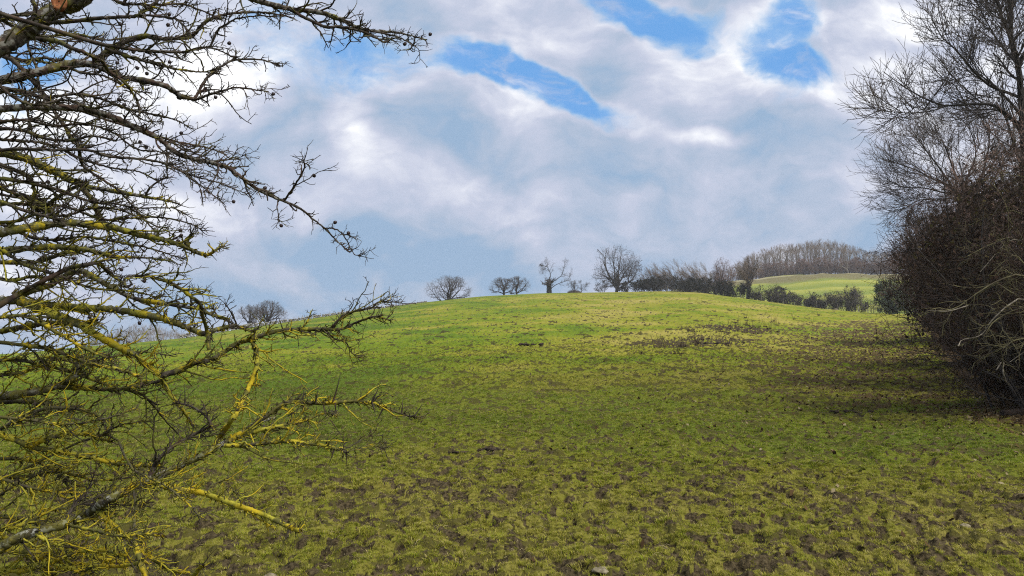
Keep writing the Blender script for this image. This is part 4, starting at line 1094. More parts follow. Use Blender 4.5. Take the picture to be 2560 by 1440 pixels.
# ---------------------------------------------------------------- far wood on the far hill
def wood_tree(seed, label, pos, group):
    rg = RS(seed); H = 20.
    t = thing('woodland_tree', pos, label, 'tree', group)
    big, fine = MB(), MB()
    P, Rr = poly([(0, 0, -.2), (.3 * rg.randn(), .3 * rg.randn(), 6), (.6 * rg.randn(), .6 * rg.randn(), 12), (.9 * rg.randn(), .9 * rg.randn(), 18)], [.30, .22, .14, .05], 12)
    big.tubes(P, Rr, 5)
    C = np.array([0, 0, 13.]); Rv = np.array([3.6, 3.6, 7.4])
    sp = [dict(K=11, t0=.32, t1=1., absln=8., ang=30, n=6, wig=.1, up=.08, rr=.5, tip=.3, prof=.5, S=4, rmin=.045, fine=False),
          dict(K=7, t0=.2, absln=3.2, ang=32, n=5, wig=.14, up=.08, rr=.6, tip=.4, prof=.35, S=3, rmin=.03),
          dict(K=5, t0=.2, absln=1.5, ang=32, n=3, wig=.14, up=.08, rr=.65, tip=.5, prof=.3, S=3, rmin=.018)]
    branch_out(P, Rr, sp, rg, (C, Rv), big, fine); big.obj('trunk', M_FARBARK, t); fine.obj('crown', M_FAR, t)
    return t
WTOP_X = [1770, 1835, 1860, 1890, 1950, 2000, 2045, 2100, 2140, 2170, 2230, 2300, 2400]
WTOP_Y = [676, 662, 645, 626, 609, 601, 595, 599, 609, 620, 624, 626, 628]
protos = []
GW = 'trees of the far wood'; LW = 'tall bare tree in the wood on the far hill'
k = 0
for row, (dr, n) in enumerate(((0, 50), (9, 46), (20, 44))):
    for i in range(n):
        px = 1775 + (2400 - 1775) * (i + .2 + .6 * rg.rand()) / n
        r = 434 + dr + 6 * rg.rand(); yt = np.interp(px, WTOP_X, WTOP_Y) + 9 * rg.rand()
        pos = on_ground(px, r); hh = top_height(px, r, yt)
        if len(protos) < 5: t = wood_tree(500 + len(protos), LW, pos, GW); protos.append(t)
        else: t = copy_thing(protos[k % 5], pos, rg.rand() * 6.28, 1)
        t.scale = (hh / 20 * (.85 + .4 * rg.rand()), hh / 20 * (.85 + .4 * rg.rand()), hh / 20.4); k += 1
# rusty understorey along the edge of the wood
us = []
for i in range(52):
    px = 1845 + 400 * (i + rg.rand()) / 52; r = 431 + 5 * rg.rand(); pos = on_ground(px, r)
    hh = (5.5 + 5 * rg.rand())
    if len(us) < 3:
        t = shrub('woodland_shrub', 'rusty brown shrub at the edge of the far wood', 'shrub', px, r, 7, 8, RS(600 + i), 10, (6, 6, 4), .035, (M_FARBARK, M_RUST), pos=pos, group='rusty shrubs along the far wood', spread=24); us.append(t)
    else: t = copy_thing(us[i % 3], pos, rg.rand() * 6.28, 1)
    t.scale = (hh / 8,) * 3
# pale fallen birch at the wood edge
x, y, z = on_ground(2122, 428)
t = thing('dead_birch', (x, y, z), 'pale leaning dead tree with bare forked limbs at the far wood edge', 'tree'); dep = depth_of(x, y, z); O = np.array([x, y, z])
mb = MB(); fb = MB(); Ps = []
for pl, ra in (([(2125,682),(2118,674),(2106,667),(2096,656)], (1.3,.9,.4)), ([(2119,674),(2118,662),(2122,650)], (.9,.6,.3)), ([(2118,664),(2112,655)], (.6,.3))):
    pl = np.array(pl, float); P3 = pt(pl[:, 0], pl[:, 1], dep); 
    if len(Ps) == 0: P3[0] = O + [.6, 0, -.2]
    q_, r_ = poly(P3, np.array(ra) * dep / F, 8); mb.tubes(q_ - O, r_, 5); Ps.append((q_, r_))
P = np.concatenate([a for a, b in Ps]); Rr = np.concatenate([b for a, b in Ps])
branch_out(P, Rr, [dict(K=6, absln=3.2, ang=40, n=5, up=.04, wig=.15, rr=.5, S=3, rmin=.03), dict(K=5, absln=1.4, ang=40, n=3, wig=.15, rr=.6, S=3, rmin=.022)], rg, None, mb, fb, O)
mb.obj('trunk', M_PALE, t); fb.obj('crown', M_PALE, t)

# ---------------------------------------------------------------- hazy wood beyond the left shoulder
GL = 'trees of the wood beyond the left slope'; LL = 'hazy bare tree beyond the left slope, behind the hawthorn'
for i in range(34):
    px = 205 + 260 * (i + rg.rand()) / 34; r = 300 + 40 * rg.rand()
    yt = np.interp(px, [205, 240, 300, 350, 400, 425, 445, 470], [852, 838, 820, 806, 806, 822, 816, 832]) + 8 * rg.rand()
    hh = top_height(px, r, yt); t = copy_thing(protos[i % 5], on_ground(px, r), rg.rand() * 6.28, 1, LL, GL)
    t.scale = (hh / 20 * 1.15, hh / 20 * 1.15, hh / 20.4)

# ---------------------------------------------------------------- fences, wall, gate
M_POST = bark('weathered_post', (.13, .12, .10), (.27, .25, .21), 6)
M_WIRE = bark('fence_wire', (.16, .16, .16), (.22, .22, .22), 9)
def post_fence(label, pxs, dr, hgt, rad):
    P = [np.array(on_ground(p, rc_at(p) + dr)) for p in pxs]
    t = thing('wire_fence', P[0], label, 'fence'); O = P[0]
    for p_ in P:
        mb = MB(); hh = hgt * (.9 + .2 * rg.rand()); ln = .05 * rg.randn(2)
        mb.tubes(np.array([[p_ - O + [0, 0, -.3], p_ - O + [ln[0] * .5, 0, hh * .97], p_ - O + [ln[0] * .5, 0, hh]]]), np.array([[rad, rad, rad * .5]]), 7)
        mb.obj('post', M_POST, t)
    for z_ in (.35, .75, 1.08):
        mb = MB()
        for a_, b_ in zip(P[:-1], P[1:]):
            A = a_ - O + [0, 0, hgt * z_ / 1.2]; Bq = b_ - O + [0, 0, hgt * z_ / 1.2]
            mb.tubes(np.array([[A, (A + Bq) / 2 - [0, 0, .02], Bq]]), np.full((1, 3), .006), 4)
        mb.obj('wire', M_WIRE, t)
post_fence('post and wire fence in front of the dark hedge on the crest', [1640,1655,1670,1684,1701,1711,1731,1751,1771,1793,1816,1838,1853,1867,1904,1931,1959,1988,2015,2042,2068,2094,2120,2146,2170], 1.0, 1.25, .075)
post_fence('thin post and wire fence above the stone wall on the left skyline', list(range(735, 1010, 11)), 2.2, 1.0, .05)
# tumbledown dry stone wall along the left skyline
M_STONE = bark('field_stone', (.12, .115, .10), (.30, .285, .25), 3, .03)
pxs = np.arange(455, 1065, 4.)
P0 = np.array(on_ground(740, rc_at(740) + 1.2))
t = thing('stone_wall', P0, 'low tumbledown dry stone wall along the left skyline', 'wall')
mb = MB()
ph_, th_ = np.meshgrid(np.arange(7) * 2 * math.pi / 7, np.linspace(.05, math.pi - .05, 5)); ii = np.arange(35).reshape(5, 7)
UQ = np.stack([ii[:-1], ii[1:], np.roll(ii, -1, 1)[1:], np.roll(ii, -1, 1)[:-1]], -1).reshape(-1, 4)
US = np.stack([np.sin(th_) * np.cos(ph_), np.sin(th_) * np.sin(ph_), np.cos(th_)], -1).reshape(-1, 3)
for px in pxs:
    hh = np.interp(px, [455, 560, 700, 860, 1065], [.9, .9, .75, .5, .25]) * (.75 + .5 * vn(np.array([px / 23.]), np.array([1.]))[0])
    for lay in range(3):
        b_ = np.array(on_ground(px + 2 * rg.randn(), rc_at(px) + 1.2)); s_ = np.array([.26, .2, .14]) * (.8 + .5 * rg.rand(3))
        mb.add(US * (1 + .15 * rg.randn(35, 1)) * s_ + b_ - P0 + [0, 0, hh * (lay + .4) / 3], UQ)
mb.obj('stones', M_STONE, t, smooth=False)
# wooden gate in the gap by the evergreen bush
r = rc_at(2240) - 1.5
A = np.array(on_ground(2216, r)); Bq = np.array(on_ground(2262, r)); t = thing('field_gate', A, 'five barred wooden gate in the gap beside the dark green bush', 'gate')
ang_ = math.atan2((Bq - A)[1], (Bq - A)[0]); Lg = np.linalg.norm(Bq - A)
for p_ in (A, Bq):
    MB().box(p_ - A + [0, 0, .65], (.16, .16, 1.5), ang_).obj('gate_post', M_POST, t)
for k_ in range(5):
    MB().box((A + Bq) / 2 - A + [0, -.05, .25 + .22 * k_], (Lg - .2, .035, .09), ang_).obj('rail', M_POST, t)
mb = MB(); d_ = (Bq - A) / Lg
mb.tubes(np.array([[d_ * .15 + [0, -.1, .22], d_ * (Lg - .2) + [0, -.1, 1.12]]]), np.full((1, 2), .04), 4); mb.obj('brace', M_POST, t)

# ================================================================ OVERGROWN THICKET ON THE RIGHT
rg = RS(71)
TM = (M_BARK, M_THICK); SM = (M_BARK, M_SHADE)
def tick(name, label, px, r, W, H, **kw):
    pos = on_ground(px, r)
    return shrub(name, label, kw.pop('cat', 'bush'), px, r, W, H, rg, pos=pos, **kw)
# reddish brown middle of the thicket
tick('thorn_thicket', 'large reddish brown thorn bush bulging out of the thicket over the field', 2515, 36, 7.0, 8.2, low=.28, stems=18, k=(9, 9, 7), rm=.008, mats=TM, leaves=9000, lsize=.06, lmat=M_BROWNLEAF, base_sp=.26, lcore=.72, stem_r=.05)
tick('thorn_thicket', 'dense brown thorn bush behind the large reddish one, by the evergreen', 2480, 62, 8.0, 8.4, low=.1, stems=16, k=(8, 8, 6), rm=.012, mats=TM, leaves=7000, lsize=.08, lmat=M_BROWNLEAF, base_sp=.3, lcore=.75, stem_r=.06)
tick('thorn_thicket', 'dark brown bush at the far foot of the thicket beside the evergreen', 2400, 92, 8.0, 7.5, stems=14, k=(8, 7, 6), rm=.014, mats=TM, leaves=7000, lsize=.12, lmat=M_BROWNLEAF, base_sp=.3, lcore=.85, stem_r=.06)
tick('thorn_thicket', 'tall dark bush with olive leaves at the right edge of the picture', 2610, 27, 8.0, 8.0, stems=18, k=(9, 8, 7), rm=.008, mats=TM, leaves=10000, lsize=.06, lmat=M_BROWNLEAF, base_sp=.2, lcore=.80, stem_r=.045)
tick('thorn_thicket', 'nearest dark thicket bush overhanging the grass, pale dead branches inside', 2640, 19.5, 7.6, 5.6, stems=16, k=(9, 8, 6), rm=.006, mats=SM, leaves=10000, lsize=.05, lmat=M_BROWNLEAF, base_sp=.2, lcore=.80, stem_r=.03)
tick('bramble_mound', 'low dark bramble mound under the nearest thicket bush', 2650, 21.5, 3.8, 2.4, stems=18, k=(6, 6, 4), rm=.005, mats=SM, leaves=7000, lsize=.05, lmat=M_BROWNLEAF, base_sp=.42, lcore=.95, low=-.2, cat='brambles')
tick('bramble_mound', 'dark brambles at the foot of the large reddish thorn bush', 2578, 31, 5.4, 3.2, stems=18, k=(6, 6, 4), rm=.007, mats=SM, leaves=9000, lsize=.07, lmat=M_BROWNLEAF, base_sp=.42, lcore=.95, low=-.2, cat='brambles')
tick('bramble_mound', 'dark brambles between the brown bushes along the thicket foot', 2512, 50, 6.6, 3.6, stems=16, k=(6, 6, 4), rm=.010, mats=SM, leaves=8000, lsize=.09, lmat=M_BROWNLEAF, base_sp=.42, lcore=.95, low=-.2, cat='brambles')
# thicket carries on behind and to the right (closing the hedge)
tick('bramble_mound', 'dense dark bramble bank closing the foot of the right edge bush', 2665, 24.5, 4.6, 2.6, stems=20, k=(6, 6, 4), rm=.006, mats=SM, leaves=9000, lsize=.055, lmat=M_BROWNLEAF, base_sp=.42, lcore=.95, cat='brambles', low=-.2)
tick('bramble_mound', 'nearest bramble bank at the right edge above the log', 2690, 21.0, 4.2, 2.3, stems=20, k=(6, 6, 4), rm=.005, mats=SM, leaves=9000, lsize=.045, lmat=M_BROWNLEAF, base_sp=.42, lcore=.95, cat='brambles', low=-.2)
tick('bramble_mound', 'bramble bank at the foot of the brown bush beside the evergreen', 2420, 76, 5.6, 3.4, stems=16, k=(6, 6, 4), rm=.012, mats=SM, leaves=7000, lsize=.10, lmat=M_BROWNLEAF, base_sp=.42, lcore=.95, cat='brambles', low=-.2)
tick('thorn_thicket', 'thick brown bush filling the hedge behind the right edge bush', 2690, 38, 11, 8.0, stems=14, k=(8, 8, 5), rm=.012, mats=TM, leaves=9000, lsize=.10, lmat=M_BROWNLEAF, base_sp=.3, lcore=.9)
tick('thorn_thicket', 'thick brown bush seen through gaps behind the reddish thorn bush', 2530, 58, 12, 9.0, stems=14, k=(8, 8, 5), rm=.014, mats=TM, leaves=9000, lsize=.12, lmat=M_BROWNLEAF, base_sp=.3, lcore=.9)

def arch_stems(t, O, lines, r, m_, nm, rg, twigs=True, tr=.006):
    mb = MB(); Ps = []
    for pl, ra, dr in lines:
        pl = np.array(pl, float); n = len(pl)
        x, y, z = on_ground(2500, r); dep = depth_of(x, y, z) + dr
        P3 = pt(pl[:, 0], pl[:, 1], dep + np.cumsum(np.concatenate([[0], .12 * rg.randn(n - 1)])))
        q_, r_ = poly(P3, np.array(ra) * dep / F, 16); mb.tubes(q_ - O, r_, 5); Ps.append((q_, r_))
    P = np.concatenate([a for a, b in Ps]); Rr = np.concatenate([b for a, b in Ps])
    if twigs:
        A, AR = grow(P, Rr, 14, rg, .1, 1., absln=.75, ang=42, n=6, wig=.18, up=-.02, rr=.5, tip=.4, prof=.2, rmin=tr); mb.tubes(A - O, AR, 3)
        B_, BR = grow(A, AR, 6, rg, .1, 1., absln=.3, ang=42, n=4, wig=.2, rr=.6, tip=.5, prof=.2, rmin=tr * .75); mb.tubes(B_ - O, BR, 3)
    return mb.obj(nm, m_, t)
# mossy arching thorn in front of the dark thicket, rooted beyond the right edge
pos = np.array(on_ground(2665, 17.5)); t = thing('arching_thorn', pos, 'mossy thorn arching left from the right edge in front of the dark thicket', 'bush')
arch_stems(t, pos, [([(2660,900),(2610,760),(2560,690),(2500,700),(2440,735),(2390,770),(2340,778)], (4.,2.2,1.), 0.),
                    ([(2665,880),(2620,700),(2540,600),(2480,610),(2420,640)], (4,2.,.9), .5), ([(2660,900),(2620,800),(2560,770),(2490,800),(2460,840)], (3.6,2.,.9), -.5),
                    ([(2665,860),(2640,640),(2560,540),(2500,530),(2440,555)], (4,2.,.9), .8), ([(2650,860),(2600,720),(2560,660),(2530,640),(2470,690)], (3.4,2,.9), -.2),
                    ([(2660,880),(2600,850),(2540,850),(2490,880)], (3,1.8,.9), -.6), ([(2665,840),(2640,560),(2570,450),(2500,440)], (4,2.,.9), 1.)],
           17.5, M_MOSSY, 'stems', rg)
arch_stems(t, pos, [([(2640,800),(2560,745),(2490,790),(2460,830),(2440,843),(2405,850),(2396,866)], (2.2,1.6,1.1), -.3),
                    ([(2510,905),(2508,930),(2516,955)], (1.4,1.5,1.), 0.), ([(2503,906),(2491,925)], (1.7,1.2), .1),
                    ([(2600,640),(2530,600),(2450,680)], (1.6,1.3,1.), .2), ([(2420,764),(2370,778),(2320,777),(2310,790)], (1.5,1.,.7), -.3), ([(2600,850),(2560,880),(2525,905)], (1.8,1.2,1.), -.4)],
           17.5, M_PALE, 'dead_branches', rg, twigs=False)['label'] = 'pale broken dead branches hanging low in the thorn'

# bare trees rising out of the thicket
def big_bare(name, label, base_px, r, limbs, spec, rg, deps=None, mats=None, auto=None):
    bx, by, bz = on_ground(base_px, r); dep = depth_of(bx, by, bz); O = np.array([bx, by, bz])
    t = thing(name, O, label, 'tree'); big, fine = MB(), MB(); Ps = []
    for i, (pl, ra) in enumerate(limbs):
        pl = np.array(pl, float); n = len(pl)
        off = np.cumsum(np.concatenate([[0], rg.randn(n - 1) * .55])) if i else np.zeros(n)
        P3 = pt(pl[:, 0], pl[:, 1], dep + off)
        if i == 0: P3[0] = O - [0, 0, .2]
        q_, r_ = poly(P3, np.array(ra) * dep / F, 14); big.tubes(q_ - O, r_, 8); Ps.append((q_, r_))
    P = np.concatenate([a for a, b in Ps]); Rr = np.concatenate([b for a, b in Ps])
    if auto:
        q_, r_ = grow(Ps[0][0], Ps[0][1], rng=rg, **auto); big.tubes(q_ - O, r_, 6)
        P = np.concatenate([P, q_]); Rr = np.concatenate([Rr, r_])
    branch_out(P, Rr, spec, rg, None, big, fine, O)
    big.obj('trunk', (mats or (M_BARK, M_TWIG))[0], t); fine.obj('crown', (mats or (M_BARK, M_TWIG))[1], t)
    return t
ASH = [dict(K=11, t0=.22, absln=2.6, ang=40, n=7, wig=.10, up=.07, rr=.5, tip=.4, prof=.8, fine=False, S=5, rmin=.014),
       dict(K=8, t0=.15, absln=1.0, ang=40, n=6, wig=.10, up=.09, rr=.6, tip=.5, prof=.3, S=4, rmin=.010),
       dict(K=4, t0=.2, absln=.48, ang=38, n=4, wig=.10, up=.12, rr=.65, tip=.6, prof=.2, S=3, rmin=.0075)]
big_bare('ash_tree', 'tall bare ash with up-curving twigs above the thicket at the right edge', 2585, 29,
    [([(2585,930),(2578,700),(2566,480),(2557,311),(2546,163),(2526,97),(2530,0),(2520,-110)], (13,10,7,5,2.)),
     ([(2557,318),(2520,290),(2488,264),(2449,260),(2400,262),(2359,264),(2309,245),(2262,218),(2208,179)], (5,3,.9)),
     ([(2553,245),(2520,232),(2480,218),(2440,185),(2410,148),(2380,115),(2355,93),(2328,47)], (4,2.4,.8)),
     ([(2562,350),(2530,300),(2490,275),(2440,275)], (4,2.4,1.)),
     ([(2359,264),(2335,276),(2312,280),(2260,282),(2215,278)], (2.,1.2,.7)),
     ([(2546,163),(2500,110),(2470,60),(2440,0)], (3.4,2.,.8)), ([(2528,90),(2505,40),(2490,-20),(2470,-80)], (3.,2,.8)),
     ([(2566,400),(2620,250),(2680,150),(2700,0)], (6,4,1.5)), ([(2546,170),(2590,60),(2600,-40),(2620,-160)], (5,3,1)), ([(2570,480),(2640,380),(2720,330)], (5,3,1))],
    ASH, rg, auto=dict(K=9, t0=.4, t1=1., absln=4.5, ang=48, n=14, wig=.09, up=.05, rr=.5, tip=.3, prof=.3))
TW2 = [dict(K=11, t0=.18, absln=2.8, ang=34, n=7, wig=.10, up=.05, rr=.5, tip=.4, prof=.8, fine=False, S=4, rmin=.016),
       dict(K=9, t0=.12, absln=1.25, ang=36, n=6, wig=.12, up=.05, rr=.6, tip=.5, prof=.3, S=3, rmin=.011),
       dict(K=5, t0=.15, absln=.55, ang=36, n=4, wig=.12, up=.07, rr=.65, tip=.6, prof=.2, S=3, rmin=.008)]
big_bare('field_maple', 'dense many stemmed bare tree left of the tall ash, above the thicket', 2420, 43,
    [([(2420,860),(2412,700),(2405,560),(2395,486)], (9,7,5,4)), ([(2395,488),(2383,470),(2345,415),(2313,373),(2285,332)], (3.2,2,.8)), ([(2395,488),(2370,465),(2332,447),(2290,425),(2254,412),(2225,402)], (3,1.8,.7)),
     ([(2396,490),(2360,482),(2310,470),(2260,468),(2230,455)], (2.6,1.6,.7)), ([(2397,486),(2385,430),(2360,360),(2335,320)], (3,1.8,.7)), ([(2400,500),(2420,440),(2440,380),(2420,310)], (3.2,2,.7)),
     ([(2405,520),(2450,450),(2470,380),(2475,310)], (3.4,2,.8)), ([(2405,530),(2470,470),(2510,400),(2540,350)], (3.4,2,.8)), ([(2396,492),(2350,500),(2300,500),(2265,520)], (2.2,1.4,.6))],
    TW2, rg)
big_bare('hedge_maple', 'bare spreading top with fine twigs left of the reddish thorn bush', 2372, 60,
    [([(2372,820),(2364,740),(2352,680)], (6,4.5,3)), ([(2352,684),(2327,640),(2304,600),(2292,575)], (2.4,1.4,.6)), ([(2352,682),(2317,660),(2287,640),(2267,625)], (2.2,1.3,.6)), ([(2354,680),(2342,610),(2332,560)], (2.4,1.4,.6)), ([(2358,690),(2382,600),(2387,540)], (2.4,1.4,.6)), ([(2354,690),(2312,690),(2282,680)], (1.8,1.1,.6))],
    [dict(K=9, t0=.2, absln=2.4, ang=38, n=6, wig=.14, up=.03, rr=.5, tip=.4, prof=.8, fine=False, S=4, rmin=.018), dict(K=8, t0=.12, absln=1.2, ang=38, n=5, wig=.14, up=.03, rr=.6, tip=.5, prof=.3, S=3, rmin=.012), dict(K=5, t0=.15, absln=.55, ang=38, n=4, wig=.14, up=.04, rr=.65, tip=.6, prof=.2, S=3, rmin=.009)],
    rg, mats=(M_BARK, M_THICK))

# ================================================================ THINGS LYING ON THE FIELD
def lump(mb, c, s, rg, rough=.25, nu=22, nv=14, sq=1.):
    th = np.linspace(.02, math.pi - .02, nv)[:, None]; ph = np.arange(nu)[None, :] * 2 * math.pi / nu
    x, y, z = np.sin(th) * np.cos(ph), np.sin(th) * np.sin(ph), np.cos(th) + 0 * ph
    o = rg.rand(3) * 50
    d = 1 + rough * 2 * (fbm(x * 2.1 + z * 1.7 + o[0], y * 2.1 - z * 1.1 + o[1], 11, 4) - .5)
    P = np.stack([x * d * s[0], y * d * s[1], z * d * s[2]], -1)
    ii = np.arange(nu * nv).reshape(nv, nu)
    mb.add(P.reshape(-1, 3) + c, np.stack([ii[:-1], ii[1:], np.roll(ii, -1, 1)[1:], np.roll(ii, -1, 1)[:-1]], -1).reshape(-1, 4))
M_ROCK = bark('pale_rock', (.12, .10, .06), (.26, .225, .15), 30, .012)
M_SOIL = bark('dark_soil', (.016, .011, .009), (.050, .035, .024), 18, .02)
M_LOG = bark('wet_log', (.012, .009, .008), (.055, .038, .028), 7, .02)
def surf(px, py):
    x, y, z = ground_hit(px, py); X = np.array([x]); Y = np.array([y])
    mu = masks(X, Y)[0]
    return x, y, float(z + relief(X, Y, mu)[0])
for px, py, s, lab in ((1508, 1438, (.085, .07, .016), 'pale flat stone half buried at the bottom of the picture'), (676, 1437, (.05, .04, .03), 'small pale stone beside the yellow branch at the bottom'),
                       (2516, 1152, (.05, .04, .03), 'tiny white stone in green grass below the log'), (2412, 1322, (.05, .035, .02), 'small pale stone among leaves at lower right'),
                       (2048, 770, (.42, .3, .24), 'pale stone under the lower hedge, left of the big rounded bush'), (2090, 776, (.40, .3, .22), 'pale stone right under the big rounded grey bush')):
    x, y, z = surf(px, py) if py > 800 else on_ground(px, rc_at(px) - .5)
    t = thing('stone', (x, y, z), lab, 'stone'); mb = MB(); lump(mb, np.array([0, 0, s[2] * .3]), s, rg, .3); mb.obj('rock', M_ROCK, t)
for px, py, s, lab in ((1228, 1128, .12, 'dark soil clod on the left of the field, with smaller crumbs beside it'), (2130, 1030, .17, 'dark heap of turned soil below the trodden leaves'), (2283, 1366, .085, 'black clod of dung among leaves at lower right'),
                       (1215, 957, .20, 'dark heap of soil on the grass in the middle of the slope'), (1332, 862, .45, 'dark strip of soil highest on the open slope'), (1150, 1133, .09, 'grey crumbled dung left of the dark soil clod'), (1790, 863, .42, 'black heap at the lower end of the dead weed patch'),
                       (1640, 890, .26, 'dark clod left below the dead weed patch'), (1258, 898, .22, 'small dark clod above the middle of the slope'), (2020, 990, .14, 'brown molehill right of centre on the dry grass')):
    x, y, z = surf(px, py); t = thing('soil_clod', (x, y, z), lab, 'soil heap', 'soil clods and dung on the pasture'); mb = MB()
    for j in range(20):
        q_ = rg.randn(2) * s * np.array([1.1, .5]); k_ = s * (.12 + .30 * rg.rand() ** 2) * (1 if j else 1.6)
        lump(mb, np.array([q_[0], q_[1], k_ * .18]), (k_, k_ * .8, k_ * .5), rg, .55, 14, 9)
    mb.obj('soil', M_SOIL, t)
# black log at the right edge
A = np.array(surf(2506, 1043)); Bq = A + np.array([1.5, .05, .02]); Bq[2] = float(T(Bq[0], Bq[1])) ; t = thing('log', A, 'dark wet log lying in green grass at the right edge', 'log')
q_, r_ = poly([[0, 0, .07], [.5, .03, .075], [1.0, .02, .07], Bq - A + [0, 0, .07]], [.065, .075, .08, .085], 20)
r_ = r_ * (1 + .06 * rg.randn(20)); mb = MB(); mb.tubes(q_, r_, 12)
for e_, s_ in ((0, -1), (19, 1)):
    mb.tubes(np.array([[q_[0, e_], q_[0, e_] + [s_ * .012, 0, 0]]]), np.array([[r_[0, e_], .004]]), 12)
mb.obj('wood', M_LOG, t); 
mb = MB(); mb.tubes(np.array([[[.02, -.01, .09], [-.05, -.03, .10], [-.09, -.03, .105]]]), np.array([[.03, .018, .006]]), 6); mb.obj('snag', M_LOG, t)

# dead weed stalks standing in the old patch
M_STALK = bark('dead_stalk', (.035, .022, .014), (.095, .062, .036), 6)
def stalk(seed, pos, label):
    rg = RS(seed); t = thing('dead_weed', pos, label, 'dead weed', 'dead weed stalks on the slope'); mb = MB()
    n = rg.randint(2, 5); a = rg.rand(n) * 6.28
    b = np.stack([np.cos(a) * .05, np.sin(a) * .05, a * 0 - .03], 1); d = np.stack([np.cos(a) * .35, np.sin(a) * .35, 1 + 0 * a], 1) + .2 * rg.randn(n, 3)
    ln = .28 + .38 * rg.rand(n); P = b[:, None, :] + d[:, None, :] * (np.linspace(0, 1, 5)[None, :, None] * ln[:, None, None]) + np.cumsum(rg.randn(n, 5, 3) * .012, 1)
    Rr = np.full((n, 5), .010) * np.linspace(1, .5, 5); mb.tubes(P, Rr, 4)
    A, AR = grow(P, Rr, 4, rg, .3, 1., absln=.15, ang=45, n=3, wig=.2, rr=.6, tip=.5, rmin=.005); mb.tubes(A, AR, 3)
    mb.obj('stems', M_STALK, t)
    lb = MB(); c = P[:, 0][rg.randint(0, n, 26)] + np.abs(rg.randn(26, 3)) * [.10, .10, .03] * np.sign(rg.randn(26, 3)) ; c[:, 2] = np.abs(c[:, 2]) + .02
    leaf_quads(lb, c, .05, rg); lb.obj('withered_leaves', M_BROWNLEAF, t)
    return t
sp_ = []
SL = 'withered brown weed stalk standing in the dead weed patch'
spots = [(1640,868),(1652,867),(1660,865),(1708,868),(1738,858),(1745,864),(1752,853),(1712,832),(1722,828),(1780,826),(1766,822),(1738,830)] + [(1812 + 9 * i + 4 * math.sin(i * 2.3), 818 + 3 * math.sin(i * 1.7)) for i in range(13)] + \
        [(1798 + 16 * i + 6 * math.sin(i * 3.1), 832 + 5 * math.sin(i * 2.1)) for i in range(10)] + [(1940,814),(1946,816),(1934,806),(1864,795),(1862,812),(1841,808),(1812,866),(1815,862),(1857,858),(1600,873),(1690,890),(2048,792),(2035,785),(1985,800),(2030,808),(1770,845),(1795,842),(1830,846)]
for i, (px, py) in enumerate(spots):
    pos = surf(px, py)
    if len(sp_) < 5: t = stalk(800 + i, pos, SL); sp_.append(t)
    else: t = copy_thing(sp_[i % 5], pos, rg.rand() * 6.28, 1)
    t.scale = (.8 + .7 * rg.rand(),) * 3

# fallen leaves below the thicket
n = 26000
yy = 12 + 62 * rg.rand(n) ** 1.5; off_ = np.abs(rg.randn(n)) * np.interp(yy, [12, 16, 22, 40, 75], [.8, 2., 5., 9, 10]); xx = hedge_x(yy) + .8 - off_
mu, to, li = masks(xx, yy); k_ = rg.rand(n) < .12 + .9 * li
n2 = 5200; r2 = np.sqrt(25 + (22 ** 2 - 25) * rg.rand(n2)); a2 = (rg.rand(n2) - .5) * 1.45
x2, y2 = np.sin(a2) * r2, np.cos(a2) * r2; k2 = rg.rand(n2) < np.clip(.12 + .10 * x2, .05, .9)
xx = np.concatenate([xx[k_], x2[k2]]); yy = np.concatenate([yy[k_], y2[k2]]); mu = masks(xx, yy)[0]; zz = T(xx, yy) + relief(xx, yy, mu)
n = len(xx); a_ = rg.rand(n) * 6.28; s_ = (.018 + .026 * rg.rand(n))[:, None] * np.interp(np.hypot(xx, yy), [5, 20, 60], [.8, 1.25, 2.])[:, None]
A_ = np.stack([np.cos(a_), np.sin(a_), .55 * rg.randn(n)], 1) * s_; B2 = np.stack([-np.sin(a_), np.cos(a_), .55 * rg.randn(n)], 1) * s_ * .65
m_leaf = leafy('fallen_leaf', (.04, .025, .014), (.12, .078, .036), (.24, .20, .12), .1)
mb = MB(); mb.quads(np.stack([xx, yy, zz + .018], 1), A_, B2, rnd=rg.rand(n)); fl = mb.obj('fallen_leaves', m_leaf, smooth=False); fl['kind'] = 'stuff'
tag(fl, 'brown fallen leaves scattered below the right hand thicket', 'fallen leaves')

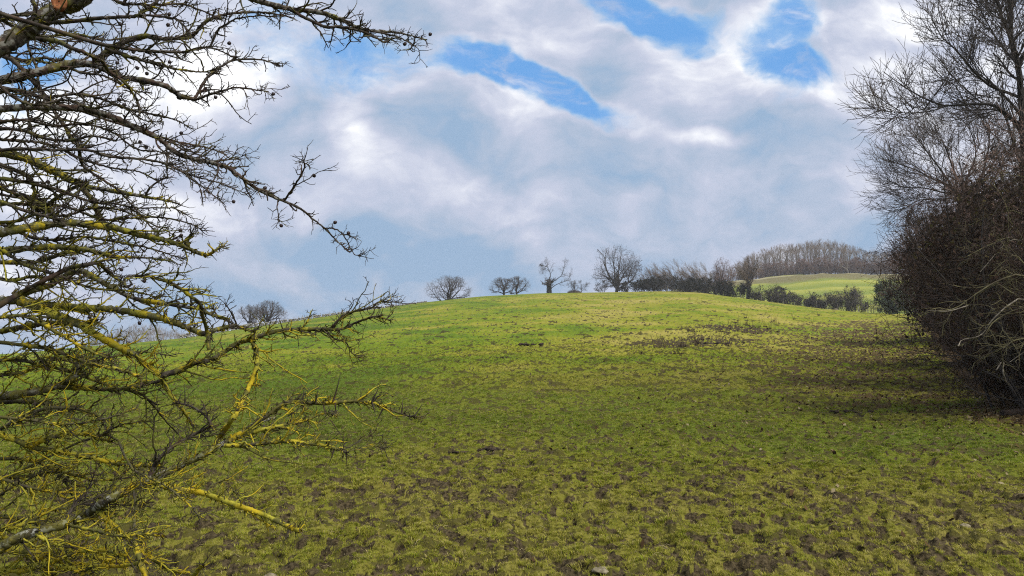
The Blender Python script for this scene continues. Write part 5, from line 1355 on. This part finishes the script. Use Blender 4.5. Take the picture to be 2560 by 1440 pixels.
# straw and dead grass stems on the near pasture
n = 9000; r2 = np.sqrt(18 + (26 ** 2 - 18) * rg.rand(n)); a2 = (rg.rand(n) - .5) * 1.5
xx, yy = np.sin(a2) * r2, np.cos(a2) * r2; mu = masks(xx, yy)[0]; zz = T(xx, yy) + relief(xx, yy, mu) + .01
a_ = rg.rand(n) * 6.28; l_ = .03 + .07 * rg.rand(n); d_ = np.stack([np.cos(a_) * l_, np.sin(a_) * l_, .25 * l_ * np.abs(rg.randn(n))], 1); b_ = np.stack([xx, yy, zz], 1)
mb = MB(); mb.tubes(np.stack([b_ - d_ * .5, b_ + [0, 0, .014], b_ + d_ * .5], 1), np.full((n, 3), .0014), 3)
st_ = mb.obj('straw', bark('straw', (.20, .155, .075), (.42, .35, .19), 2)); st_['kind'] = 'stuff'; tag(st_, 'dry straw stems strewn on the near pasture', 'straw')

# ================================================================ RENDER SETTINGS
sc.render.engine = 'CYCLES'
sc.view_settings.view_transform = 'Standard'; sc.view_settings.look = 'None'; sc.view_settings.exposure = .52; sc.view_settings.gamma = 1
sc.cycles.max_bounces = 4; sc.cycles.diffuse_bounces = 2; sc.cycles.glossy_bounces = 1; sc.cycles.transmission_bounces = 2
sc.cycles.transparent_max_bounces = 4; sc.cycles.use_denoising = False; sc.cycles.denoiser = 'OPENIMAGEDENOISE'; sc.cycles.denoising_prefilter = 'ACCURATE'; sc.cycles.denoising_input_passes = 'RGB_ALBEDO_NORMAL'; sc.cycles.filter_width = 1.1
sc.cycles.sample_clamp_direct = 4; sc.cycles.sample_clamp_indirect = 3
sc.cycles.caustics_reflective = False; sc.cycles.caustics_refractive = False

# ================================================================ AIR
hz = MB().box((0, 215, 20), (900, 500, 50)).obj('haze', None, smooth=False); hz['kind'] = 'stuff'; tag(hz, 'thin pale winter haze over the fields', 'haze')
m, nt, out = mat('thin_haze'); h = NT(nt)
v = h.n('ShaderNodeVolumePrincipled', {'Color': (.93, .95, 1.0), 'Density': .0003, 'Anisotropy': .1})
nt.links.new(v.outputs[0], out.inputs['Volume']); hz.data.materials.append(m)
